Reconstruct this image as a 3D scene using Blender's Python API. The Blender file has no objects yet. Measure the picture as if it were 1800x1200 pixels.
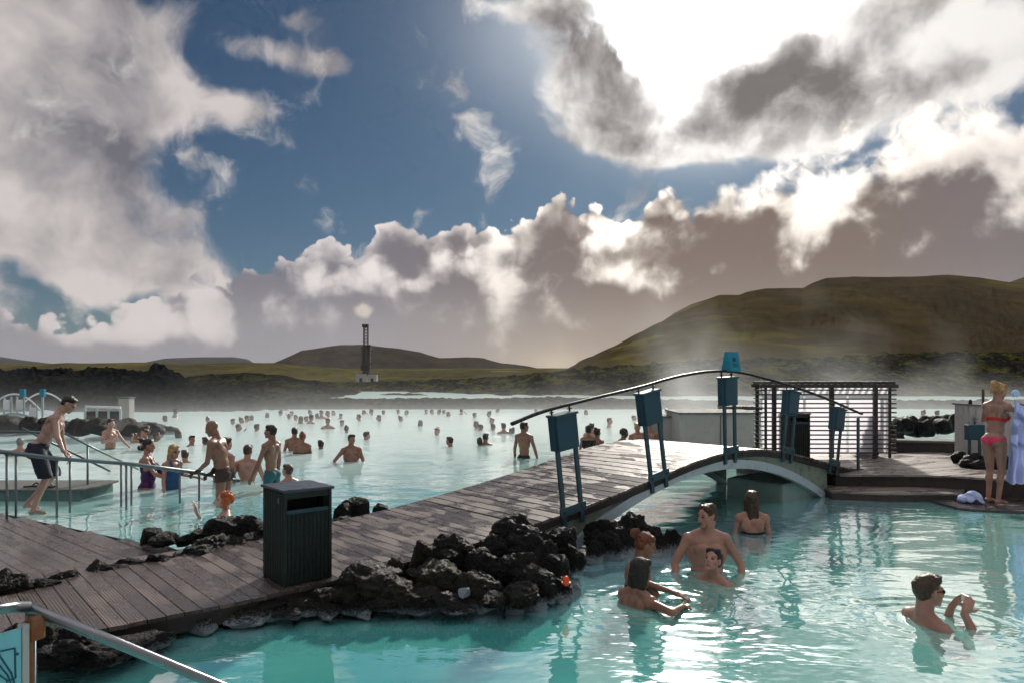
import bpy, bmesh, math, random
import numpy as np
from mathutils import Vector, Matrix, noise, Euler, Quaternion
random.seed(7)
R = math.radians
scene = bpy.context.scene
C = scene.collection
HC, HY, F = 1.95, 655.0, 1300.0        # camera height, horizon row, focal length in photo pixels

# ---------------------------------------------------------------- camera
cam = bpy.data.objects.new('camera', bpy.data.cameras.new('camera'))
C.objects.link(cam)
cam.location = (0, 0, HC)
cam.rotation_euler = (R(90), 0, 0)
cam.data.sensor_width = 36
cam.data.lens = 36 * F / 1800
cam.data.shift_y = (HY - 600) / 1800
cam.data.clip_start = 0.05
cam.data.clip_end = 20000
scene.camera = cam

def at(px, py, Y):                      # the point at forward distance Y behind a photo pixel
    return Vector(((px - 900) / F * Y, Y, HC + (HY - py) / F * Y))
def on(px, py, z=0.0):                  # the point at height z behind a photo pixel
    Y = (HC - z) * F / (py - HY)
    return Vector(((px - 900) / F * Y, Y, z))

# ---------------------------------------------------------------- bookkeeping
def tag(o, label=None, cat=None, group=None, kind=None):
    if label: o['label'] = label
    if cat: o['category'] = cat
    if group: o['group'] = group
    if kind: o['kind'] = kind
    return o
def thing(name, label, cat, loc=(0, 0, 0), rz=0, group=None):
    o = bpy.data.objects.new(name, None); C.objects.link(o)
    o.location = loc; o.rotation_euler = (0, 0, rz)
    o.empty_display_size = 0.1
    return tag(o, label, cat, group)
def mesh_obj(name, me, parent=None, mat=None, smooth=False):
    o = bpy.data.objects.new(name, me); C.objects.link(o)
    if mat is not None:
        if me.materials: me.materials[0] = mat
        else: me.materials.append(mat)
    if smooth: me.polygons.foreach_set('use_smooth', [True] * len(me.polygons))
    if parent is not None: o.parent = parent
    return o
def bm_obj(name, bm, mat, parent=None, smooth=False):
    me = bpy.data.meshes.new(name); bm.to_mesh(me); bm.free()
    return mesh_obj(name, me, parent, mat, smooth)
def copy_tree(o, parent=None):
    c = o.copy(); C.objects.link(c); c.parent = parent
    for ch in list(o.children): copy_tree(ch, c)
    return c

# ---------------------------------------------------------------- mesh bits
def bx(bm, c, s, rot=None, bevel=0.0):
    m = Matrix.Translation(Vector(c))
    if rot is not None: m = m @ (rot.to_matrix().to_4x4() if not isinstance(rot, Matrix) else rot.to_4x4())
    m = m @ Matrix.Diagonal((s[0], s[1], s[2], 1))
    r = bmesh.ops.create_cube(bm, size=1, matrix=m)
    if bevel:
        es = list({e for v in r['verts'] for e in v.link_edges})
        bmesh.ops.bevel(bm, geom=es, offset=bevel, segments=2, affect='EDGES', profile=0.6)
def frame_z(d):
    return Vector((0, 0, 1)).rotation_difference(Vector(d).normalized()).to_matrix().to_4x4()
def cap(bm, a, b, ra, rb, n=10, k=4):   # tapered capsule
    a = Vector(a); b = Vector(b); d = b - a; L = d.length
    M = Matrix.Translation(a) @ frame_z(d if L > 1e-6 else (0, 0, 1))
    rings = []
    for i in range(k + 1):
        t = math.pi / 2 * i / k; rings.append((-ra * math.cos(t), ra * math.sin(t)))
    for i in range(k + 1):
        t = math.pi / 2 * i / k; rings.append((L + rb * math.sin(t), rb * math.cos(t)))
    prev = None; first = None
    for (z, r) in rings:
        if r < 1e-5: cur = [bm.verts.new(M @ Vector((0, 0, z)))]
        else: cur = [bm.verts.new(M @ Vector((r * math.cos(2 * math.pi * j / n), r * math.sin(2 * math.pi * j / n), z))) for j in range(n)]
        if prev is not None:
            for j in range(n):
                j2 = (j + 1) % n
                if len(prev) == 1 and len(cur) > 1: bm.faces.new((prev[0], cur[j2], cur[j]))
                elif len(cur) == 1 and len(prev) > 1: bm.faces.new((prev[j], prev[j2], cur[0]))
                elif len(cur) > 1 and len(prev) > 1: bm.faces.new((prev[j], prev[j2], cur[j2], cur[j]))
        prev = cur
def ell(bm, c, r, M=None, sub=3):
    m = Matrix.Translation(Vector(c))
    if M is not None: m = m @ M.to_4x4()
    m = m @ Matrix.Diagonal((r[0], r[1], r[2], 1))
    bmesh.ops.create_icosphere(bm, subdivisions=sub, radius=1, matrix=m)
def tube(bm, pts, r, n=10, caps=True, flat=1.0):
    pts = [Vector(p) for p in pts]; prev = None
    up = Vector((0, 0, 1))
    for i, p in enumerate(pts):
        d = (pts[min(i + 1, len(pts) - 1)] - pts[max(i - 1, 0)]).normalized()
        s = d.cross(up)
        if s.length < 1e-3: s = Vector((1, 0, 0))
        s.normalize(); t = s.cross(d).normalized()
        cur = [bm.verts.new(p + s * r * math.cos(2 * math.pi * j / n) + t * r * flat * math.sin(2 * math.pi * j / n)) for j in range(n)]
        if prev:
            for j in range(n): bm.faces.new((prev[j], prev[(j + 1) % n], cur[(j + 1) % n], cur[j]))
        elif caps: bm.faces.new(cur[::-1])
        prev = cur
    if caps: bm.faces.new(prev)
def interp(pts, x):
    return float(np.interp(x, [p[0] for p in pts], [p[1] for p in pts]))
def catmull(pts, n=8):
    P = [Vector(p) for p in pts]; P = [2 * P[0] - P[1]] + P + [2 * P[-1] - P[-2]]; out = []
    for i in range(1, len(P) - 2):
        for k in range(n):
            t = k / n
            out.append(0.5 * ((2 * P[i]) + (-P[i-1] + P[i+1]) * t + (2*P[i-1] - 5*P[i] + 4*P[i+1] - P[i+2]) * t*t + (-P[i-1] + 3*P[i] - 3*P[i+1] + P[i+2]) * t**3))
    out.append(P[-2]); return out

# ---------------------------------------------------------------- node expressions
class NT:
    """small expression writer over a node tree"""
    def __init__(s, tree): s.t = tree; s.n = tree.nodes; s.l = tree.links
    def node(s, typ, ins=None, **kw):
        nd = s.n.new(typ)
        for k, v in kw.items(): setattr(nd, k, v)
        for k, v in (ins or {}).items(): s.set(nd.inputs[k], v)
        return nd
    def set(s, sock, v):
        if isinstance(v, X): v = v.s
        if isinstance(v, bpy.types.NodeSocket): s.l.new(v, sock)
        else: sock.default_value = v
    def m(s, op, a, b=0.0, c=None, clamp=False):
        nd = s.node('ShaderNodeMath', operation=op, use_clamp=clamp)
        s.set(nd.inputs[0], a); s.set(nd.inputs[1], b)
        if c is not None: s.set(nd.inputs[2], c)
        return X(s, nd.outputs[0])
    def v(s, op, a, b=(0, 0, 0), out=0):
        nd = s.node('ShaderNodeVectorMath', operation=op)
        s.set(nd.inputs[0], a); s.set(nd.inputs[1], b)
        return X(s, nd.outputs[out])
    def scale(s, a, k):
        nd = s.node('ShaderNodeVectorMath', operation='SCALE'); s.set(nd.inputs[0], a); s.set(nd.inputs[3], k)
        return X(s, nd.outputs[0])
    def sm(s, x, lo, hi, to0=0.0, to1=1.0, kind='SMOOTHSTEP'):
        nd = s.node('ShaderNodeMapRange', interpolation_type=kind, clamp=True) if kind != 'LINEAR' else s.node('ShaderNodeMapRange', clamp=True)
        for i, q in enumerate((x, lo, hi, to0, to1)): s.set(nd.inputs[i], q)
        return X(s, nd.outputs[0])
    def noise(s, vec, scale, detail=4, rough=0.5, lac=2.0, dist=0.0, dim='3D', out=0, typ='FBM'):
        nd = s.node('ShaderNodeTexNoise', noise_dimensions=dim, noise_type=typ)
        s.set(nd.inputs['Vector'], vec); s.set(nd.inputs['Scale'], scale); s.set(nd.inputs['Detail'], detail)
        s.set(nd.inputs['Roughness'], rough); s.set(nd.inputs['Lacunarity'], lac); s.set(nd.inputs['Distortion'], dist)
        return X(s, nd.outputs[out])
    def voro(s, vec, scale, feature='F1', out='Distance', rand=1.0, detail=0, rough=0.5, smooth=None, dim='3D'):
        nd = s.node('ShaderNodeTexVoronoi', feature=feature, voronoi_dimensions=dim)
        s.set(nd.inputs['Vector'], vec); s.set(nd.inputs['Scale'], scale); s.set(nd.inputs['Randomness'], rand)
        s.set(nd.inputs['Detail'], detail); s.set(nd.inputs['Roughness'], rough)
        if smooth is not None: s.set(nd.inputs['Smoothness'], smooth)
        return X(s, nd.outputs[out])
    def mix(s, f, a, b, blend='MIX'):
        nd = s.node('ShaderNodeMix', data_type='RGBA', blend_type=blend, clamp_factor=True)
        s.set(nd.inputs[0], f)
        for i, q in ((6, a), (7, b)):
            s.set(nd.inputs[i], (*q, 1) if isinstance(q, (tuple, list)) and len(q) == 3 else q)
        return X(s, nd.outputs[2])
    def xyz(s, v):
        nd = s.node('ShaderNodeSeparateXYZ'); s.set(nd.inputs[0], v); return [X(s, o) for o in nd.outputs]
    def comb(s, x=0, y=0, z=0):
        nd = s.node('ShaderNodeCombineXYZ')
        for i, q in enumerate((x, y, z)): s.set(nd.inputs[i], q)
        return X(s, nd.outputs[0])
    def coord(s, which='Object'):
        return X(s, s.node('ShaderNodeTexCoord').outputs[which])
    def pos(s): return X(s, s.node('ShaderNodeNewGeometry').outputs['Position'])
    def rnd(s): return X(s, s.node('ShaderNodeObjectInfo').outputs['Random'])
class X:
    def __init__(s, nt, sock): s.nt = nt; s.s = sock
    def __add__(s, o): return s.nt.m('ADD', s, o)
    __radd__ = __add__
    def __sub__(s, o): return s.nt.m('SUBTRACT', s, o)
    def __rsub__(s, o): return s.nt.m('SUBTRACT', o, s)
    def __mul__(s, o): return s.nt.m('MULTIPLY', s, o)
    __rmul__ = __mul__
    def __truediv__(s, o): return s.nt.m('DIVIDE', s, o)
    def __pow__(s, o): return s.nt.m('POWER', s, o)
def lin(r, g, b):                       # an sRGB 0..255 colour as scene-linear
    f = lambda c: (c / 255 / 12.92) if c <= 10 else ((c / 255 + 0.055) / 1.055) ** 2.4
    return (f(r), f(g), f(b))

def material(name, fn):
    m = bpy.data.materials.new(name); m.use_nodes = True
    m.node_tree.nodes.clear(); nt = NT(m.node_tree)
    out = nt.node('ShaderNodeOutputMaterial'); fn(nt, out); return m
def principled(nt, out, color, rough=0.6, metal=0.0, ior=1.45, bump=None, bstr=0.3, bdist=0.02, **kw):
    p = nt.node('ShaderNodeBsdfPrincipled')
    if isinstance(color, tuple) and len(color) == 3: color = (*color, 1)
    nt.set(p.inputs['Base Color'], color); nt.set(p.inputs['Roughness'], rough)
    nt.set(p.inputs['Metallic'], metal); nt.set(p.inputs['IOR'], ior)
    for k, v in kw.items(): nt.set(p.inputs[k.replace('_', ' ')], v)
    if bump is not None:
        b = nt.node('ShaderNodeBump'); nt.set(b.inputs['Height'], bump); nt.set(b.inputs['Strength'], bstr); nt.set(b.inputs['Distance'], bdist)
        nt.l.new(b.outputs[0], p.inputs['Normal'])
    nt.l.new(p.outputs[0], out.inputs[0]); return p
# ---------------------------------------------------------------- sky and sun
SUN_AZ, SUN_EL = R(14.5), R(25.0)
def azel(px, py):
    d = Vector(((px - 900) / F, 1.0, (HY - py) / F)).normalized()
    return math.atan2(d.x, d.y), math.asin(d.z)
def build_sky():
    w = bpy.data.worlds.new('World'); scene.world = w; w.use_nodes = True
    w.node_tree.nodes.clear(); nt = NT(w.node_tree)
    out = nt.node('ShaderNodeOutputWorld'); bg = nt.node('ShaderNodeBackground')
    D = nt.coord('Generated')
    x, y, z = nt.xyz(D)
    az = nt.m('ARCTAN2', x, y); el = nt.m('ARCSINE', z)
    P = nt.comb(az, el, 0.0)
    sky = nt.node('ShaderNodeTexSky', sky_type='NISHITA', sun_disc=False, sun_elevation=SUN_EL, sun_rotation=SUN_AZ,
                  air_density=1.0, dust_density=0.35, ozone_density=2.2)
    base = nt.mix(1.0, X(nt, sky.outputs[0]), (0.0064, 0.0172, 0.0240), 'MULTIPLY')
    # angle from the sun
    sd = Vector((math.sin(SUN_AZ) * math.cos(SUN_EL), math.cos(SUN_AZ) * math.cos(SUN_EL), math.sin(SUN_EL)))
    cosg = nt.v('DOT_PRODUCT', D, tuple(sd), out=1)
    ang = nt.m('ARCCOSINE', nt.m('MINIMUM', cosg, 0.99999))
    glow1 = nt.m('EXPONENT', nt.m('MULTIPLY', ang * ang, -1 / 0.085 ** 2))
    glow2 = nt.m('EXPONENT', nt.m('MULTIPLY', ang, -1 / 0.20))
    # domain warp shared by the cloud shapes
    wv = nt.noise(P, 5.5, 4, 0.55, out=1, dim='2D')
    warp = nt.scale(nt.v('SUBTRACT', wv, (0.5, 0.5, 0.5)), 0.12)
    Pw = nt.v('ADD', P, warp)
    n1 = (nt.noise(Pw, 9.0, 7, 0.58, dim='2D') - 0.5) * 1.7 + 0.5        # fluffy detail
    n2 = (nt.noise(Pw, 4.0, 3, 0.5, dim='2D') - 0.5) * 1.7 + 0.5
    # the same detail a step towards the sun: the difference reads as lit and shaded sides
    tos = nt.scale(nt.v('NORMALIZE', nt.v('SUBTRACT', (SUN_AZ, SUN_EL, 0), P)), 0.02)
    n3 = (nt.noise(nt.v('ADD', Pw, tos), 9.0, 5, 0.56, dim='2D') - 0.5) * 1.7 + 0.5
    rel = (n1 - n3)
    Pw2 = nt.v('ADD', P, nt.scale(warp, 0.35))
    n4 = nt.noise(Pw2, 11.0, 6, 0.6, dim='2D') - 0.5
    def blobs(lst, src=None, k=1.0):
        acc = None
        for (px, py, rx, ry, wt) in lst:
            a, e = azel(px, py)
            d = nt.v('SUBTRACT', src or Pw, (a, e, 0)); d = nt.v('MULTIPLY', d, (F / rx * 1.06 / k, F / ry * 1.06 / k, 0))
            L = nt.v('LENGTH', d, out=1)
            q = nt.sm(L, 1.35, 0.1, 0.0, wt)
            acc = q if acc is None else nt.m('ADD', acc, q)
        return acc
    # ---- layer A : the tall pale mass on the left, with its wisps
    A = blobs([(40, 60, 230, 170, 1.2), (60, 260, 150, 170, .95), (130, 150, 130, 140, .7), (80, 375, 180, 100, 1.1), (200, 450, 120, 75, .9),
               (-250, 200, 260, 420, 1.2), (310, 530, 120, 60, .9), (170, 500, 80, 40, .6)])
    A2 = blobs([(320, 170, 130, 55, .8), (430, 190, 50, 36, .6), (255, 110, 80, 80, .5), (250, 190, 90, 50, .5), (450, 85, 80, 28, .5), (540, 100, 90, 30, .5), (595, 110, 40, 26, .45), (520, 35, 70, 24, .42), (320, 20, 60, 40, .35), (815, 207, 40, 9, .35),
                (370, 470, 90, 50, .6), (330, 400, 40, 50, .4), (290, 380, 50, 30, .25), (300, 60, 50, 60, .3)], Pw2)
    A = A + A2
    dA = A * 1.0 + (n1 - 0.5) * 1.1 + (n2 - 0.5) * 0.5
    mA = nt.sm(dA + n4 * 0.7, 0.2, 0.95)
    thA = nt.sm(dA, 0.55, 1.75)
    shA = nt.noise(nt.v('ADD', Pw2, (2.35, -1.02, 0)), 5.0, 5, 0.55, dim='2D')
    litA = nt.m('ADD', 0.53, (shA - 0.5) * 2.5 - thA * 0.08 + rel * 0.25)
    colA = nt.mix(nt.sm(litA, 0.12, 0.85, kind='LINEAR'), lin(104, 104, 114), lin(204, 196, 193))
    # ---- layers B and C : cumulus banks along the horizon, the nearer one lower and softer
    def curve(prof, src, emax=0.5):
        pts = [azel(*p) for p in prof]; a0, a1 = pts[0][0], pts[-1][0]
        fc = nt.node('ShaderNodeFloatCurve'); cv = fc.mapping.curves[0]
        want = [((a - a0) / (a1 - a0), e / emax) for a, e in pts]
        cv.points[0].location = want[0]; cv.points[1].location = want[-1]
        for q in want[1:-1]: cv.points.new(*q)
        for q in cv.points: q.handle_type = 'VECTOR'
        fc.mapping.update(); nt.set(fc.inputs['Value'], (src - a0) * (1 / (a1 - a0)))
        return X(nt, fc.outputs[0]) * emax
    Pb = nt.v('ADD', P, nt.scale(nt.v('SUBTRACT', nt.noise(P, 22, 4, 0.55, out=1, dim='2D'), (0.5, 0.5, 0.5)), 0.020))
    Pbx, Pby, _ = nt.xyz(Pb)
    lump = nt.voro(Pb, 20.0, 'SMOOTH_F1', detail=2, rough=0.6, smooth=0.3, dim='2D')
    lump2 = nt.voro(nt.v('ADD', Pb, nt.scale(tos, 0.75)), 20.0, 'SMOOTH_F1', detail=1, rough=0.6, smooth=0.3, dim='2D')
    n5 = nt.noise(Pw2, 6.0, 6, 0.52, dim='2D'); n6 = nt.noise(nt.v('ADD', Pw2, nt.scale(tos, 1.7)), 6.0, 4, 0.52, dim='2D')
    relN = n5 - n6                             # large soft relief, brighter towards the sun
    relB = lump2 - lump                        # sides of the lumps that face the sun
    right = nt.sm(az, R(8), R(20))
    prof = [(-400, 560), (0, 535), (50, 548), (110, 556), (150, 535), (200, 515), (300, 495), (380, 468), (430, 452), (480, 446), (540, 428), (565, 412), (622, 410), (640, 425), (652, 400), (668, 366), (700, 360),
            (745, 372), (775, 392), (790, 362), (850, 354), (905, 376), (925, 372), (950, 345), (985, 328), (1030, 342), (1080, 362), (1130, 366), (1165, 322), (1215, 318), (1265, 300),
            (1330, 262), (1400, 240), (1460, 225), (1500, 200), (1600, 180), (1700, 155), (1800, 100), (2100, 60), (2400, 40)]
    prof2 = [(-400, 640), (0, 640), (150, 635), (260, 610), (320, 560), (380, 505), (440, 480), (520, 470), (600, 468), (660, 490), (720, 500), (760, 430), (840, 405), (900, 415), (960, 400), (1020, 385), (1090, 395), (1140, 385),
             (1200, 365), (1280, 345), (1360, 350), (1420, 400), (1470, 440), (1540, 400), (1600, 330), (1680, 300), (1760, 330), (1850, 300), (2400, 200)]
    inner = blobs([(540, 470, 100, 34, .5), (600, 500, 90, 22, .8), (690, 385, 60, 20, .3), (860, 400, 80, 40, .5), (840, 470, 60, 34, .7), (740, 500, 26, 12, .7), (960, 505, 60, 30, .7),
                   (1010, 360, 90, 30, .8), (1140, 372, 120, 40, 1.4), (1060, 480, 70, 30, .4), (1230, 335, 120, 42, 1.4), (1340, 290, 130, 60, 1.4), (1400, 390, 50, 60, .8),
                   (1480, 275, 140, 70, 1.2), (1480, 410, 80, 40, .7), (1600, 440, 110, 24, .6), (1640, 215, 130, 50, .9), (1730, 260, 90, 90, .8), (1790, 330, 60, 80, .6),
                   (60, 590, 130, 26, .8), (190, 575, 90, 26, .7), (300, 530, 120, 40, .9), (250, 600, 90, 14, .5), (430, 540, 90, 40, .5), (520, 560, 80, 20, .3), (20, 560, 60, 16, .7), (400, 585, 70, 18, .5)], Pw2, 1.45)
    darkb = blobs([(1290, 450, 140, 70, 1.0), (1640, 335, 110, 50, .9), (1000, 410, 50, 34, .6), (1640, 450, 200, 60, .4), (440, 490, 70, 24, .7), (700, 440, 90, 50, .6), (1480, 470, 160, 50, .5), (850, 378, 50, 18, .4)], Pw2, 1.3)
    lowfade = nt.m('MAXIMUM', nt.sm(el, R(1.0), R(7.0), 0.2, 1.0), nt.m('MULTIPLY', nt.sm(az, R(-8), R(-24)), nt.sm(el, R(0.6), R(3.0), 0.2, 0.9)))
    warm = nt.m('MULTIPLY', nt.sm(az, R(-16), R(12)), nt.sm(az, R(22), R(36), 1.0, 0.55))
    darkc = nt.mix(nt.sm(el, R(0.5), R(9), 1, 0), nt.mix(warm, lin(108, 107, 119), lin(116, 101, 93)), nt.mix(warm, lin(140, 138, 146), lin(134, 121, 115)))
    brightc = nt.mix(warm, lin(208, 201, 199), lin(244, 234, 222))
    nearsun = nt.m('EXPONENT', nt.m('MULTIPLY', ang, -1 / 0.32))
    def bank(prof, amp, rimk, base_lit, ik, low):
        depth = curve(prof, Pbx) - Pby + (0.42 - lump) * amp + (n1 - 0.5) * (0.02 + right * 0.10)
        m = nt.sm(depth, 0.0, nt.m('ADD', 0.008 + low * 0.05, right * 0.05))
        rim = nt.sm(depth, 0.0, nt.m('ADD', 0.030, (n1 - 0.5) * 0.05 + nearsun * 0.085), 1.0, 0.0) * nt.m('ADD', rimk, nearsun * 0.6)
        puff = nt.sm(inner + (n5 - 0.5) * 1.6 + relN * 2.6 + relB * 0.25 + n4 * 0.3, 0.0, 1.25)
        lit = nt.m('MAXIMUM', rim, puff * ik) + relB * 0.9 * nt.m('ADD', 0.12, rim) + relN * 1.5 + n4 * 0.45 + (n5 - 0.5) * 0.7 + base_lit - darkb * 0.26
        col = nt.mix(nt.m('MULTIPLY', nt.sm(lit, 0.0, 1.15), lowfade), darkc, brightc)
        return m, col, lit
    mB, colB, litB = bank(prof, 0.040, 0.62, 0.10, 0.95, 0.0)
    mC, colC, litC = bank(prof2, 0.055, 0.30, -0.02, 0.80, 0.6)
    # ---- layer D : broken cloud around the sun, upper right
    Dd = blobs([(1160, 245, 170, 50, .9), (1330, 250, 130, 50, .8), (1060, 230, 90, 40, .6), (1450, 230, 110, 50, .7), (1110, 190, 150, 52, 1.0), (1010, 165, 80, 40, .7), (1230, 230, 90, 45, .7), (1180, 120, 120, 45, .45), (1350, 130, 110, 55, .9), (1440, 95, 120, 50, .8), (1590, 20, 70, 40, .8),
                (1400, 180, 110, 50, .8), (1560, 130, 130, 50, .55), (1650, 60, 130, 60, .55), (990, 60, 90, 90, .75), (930, 10, 90, 30, .5), (1040, 120, 80, 40, .6), (1760, 130, 110, 60, .5),
                (1720, 20, 120, 40, .5), (1180, 270, 90, 30, .5), (1480, 180, 120, 60, .7), (1700, 100, 120, 60, .5), (1560, 60, 90, 60, .5)], Pw2, 1.15)
    dD = Dd * 1.2 + (n1 - 0.5) * 1.3 + (n2 - 0.5) * 0.4
    mD = nt.sm(dD, 0.2, 0.85)
    dkD = blobs([(1440, 130, 110, 60, .5), (1230, 245, 120, 30, .5), (1500, 60, 60, 40, .3), (1000, 60, 110, 80, .9), (1060, 130, 80, 40, .6), (1390, 165, 150, 80, 1.1), (1300, 130, 80, 30, .6), (1480, 110, 90, 40, .6), (1590, 20, 60, 40, .9), (1600, 130, 130, 50, .5), (1330, 180, 50, 50, .7), (1250, 225, 40, 25, .3),
                 (1120, 250, 70, 22, .6)], Pw2)
    litD = nt.m('ADD', 0.72, (n2 - 0.5) * 0.5 + relN * 2.8 + n4 * 1.6 - nt.m('MULTIPLY', dkD, 0.25 + (n1 - 0.15) * 0.9))
    colD = nt.mix(nt.sm(litD, -0.35, 1.05), lin(116, 110, 109), lin(228, 224, 219))
    # ---- compose
    # hazy lilac veil in the clear sky close to the sun
    veil = nt.m('ADD', nt.m('EXPONENT', nt.m('MULTIPLY', ang, -1 / 0.20)) * 0.8, nt.sm(el, R(4), R(22), 0.10, 0.0), clamp=True)
    c = nt.mix(veil, base, lin(135, 140, 160))
    broad = nt.m('EXPONENT', nt.m('MULTIPLY', nt.m('POWER', nt.v('LENGTH', nt.v('MULTIPLY', nt.v('SUBTRACT', Pw2, (*azel(1290, -10), 0)), (1 / .23, 1 / .115, 0)), out=1), 2.0), -1.0))
    sunw = nt.m('MINIMUM', glow1 * 7.0 + broad * 1.3, 6.0)
    c = nt.mix(1.0, c, nt.mix(1.0, nt.comb(1, 0.97, 0.90), nt.comb(sunw, sunw, sunw), 'MULTIPLY'), 'ADD')
    c = nt.mix(mA, c, colA)
    # thin cloud next to the sun transmits its light
    gD = nt.m('ADD', 1.0, glow1 * 1.8 * nt.sm(litD, 0.1, 1.0) + glow2 * 0.7 * nt.sm(litD, 0.3, 1.1))
    c = nt.mix(mD * nt.sm(glow1, 0.45, 0.98, 1.0, 0.25), c, nt.mix(1.0, colD, nt.comb(gD, gD, gD), 'MULTIPLY'))
    gB = nt.m('ADD', 1.0, glow2 * 2.6 * nt.sm(litB, 0.3, 1.4))
    c = nt.mix(mB, c, nt.mix(1.0, colB, nt.comb(gB, gB, gB), 'MULTIPLY'))
    gC = nt.m('ADD', 1.0, glow2 * 2.0 * nt.sm(litC, 0.3, 1.5))
    c = nt.mix(mC, c, nt.mix(1.0, colC, nt.comb(gC, gC, gC), 'MULTIPLY'))
    puffc = blobs([(636, 548, 26, 16, 1.0)], Pb)
    c = nt.mix(nt.sm(puffc + (n1 - 0.5) * 0.3, 0.2, 0.9), c, lin(196, 186, 178))
    glowh = nt.m('EXPONENT', nt.m('MULTIPLY', nt.v('LENGTH', nt.v('MULTIPLY', nt.v('SUBTRACT', P, (*azel(975, 640), 0)), (9, 26, 0)), out=1), -1.3))
    c = nt.mix(nt.m('MULTIPLY', glowh, 0.6), c, lin(215, 198, 168))
    # added fill light: unseen sky overhead and behind the viewer mixed to even grey
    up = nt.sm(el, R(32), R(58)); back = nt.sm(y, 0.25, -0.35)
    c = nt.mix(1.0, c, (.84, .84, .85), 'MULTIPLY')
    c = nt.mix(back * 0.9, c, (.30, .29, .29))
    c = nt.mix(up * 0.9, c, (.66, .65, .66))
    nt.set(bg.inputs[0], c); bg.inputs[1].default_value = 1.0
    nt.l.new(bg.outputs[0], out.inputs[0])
    w.cycles.sampling_method = 'MANUAL'; w.cycles.sample_map_resolution = 512
    L = bpy.data.lights.new('sun', 'SUN'); L.energy = 3.3; L.angle = R(3.0); L.color = (1.0, 0.93, 0.82)
    so = bpy.data.objects.new('sun', L); C.objects.link(so)
    so.rotation_euler = (-sd).to_track_quat('-Z', 'Y').to_euler(); so.location = (0, 0, 60)
build_sky()
vs = scene.view_settings
vs.view_transform = 'Standard'; vs.look = 'None'; vs.exposure = 0.30; vs.gamma = 1; vs.use_curve_mapping = False
scene.cycles.use_denoising = True
try: scene.cycles.denoiser = 'OPENIMAGEDENOISE'
except Exception: pass
scene.cycles.max_bounces = 6; scene.cycles.diffuse_bounces = 2; scene.cycles.glossy_bounces = 3
scene.cycles.transmission_bounces = 4; scene.cycles.volume_bounces = 1; scene.cycles.transparent_max_bounces = 12
scene.cycles.sample_clamp_indirect = 4.0; scene.cycles.sample_clamp_direct = 12.0
scene.cycles.use_adaptive_sampling = True; scene.cycles.adaptive_threshold = 0.04; scene.cycles.adaptive_min_samples = 12
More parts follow.
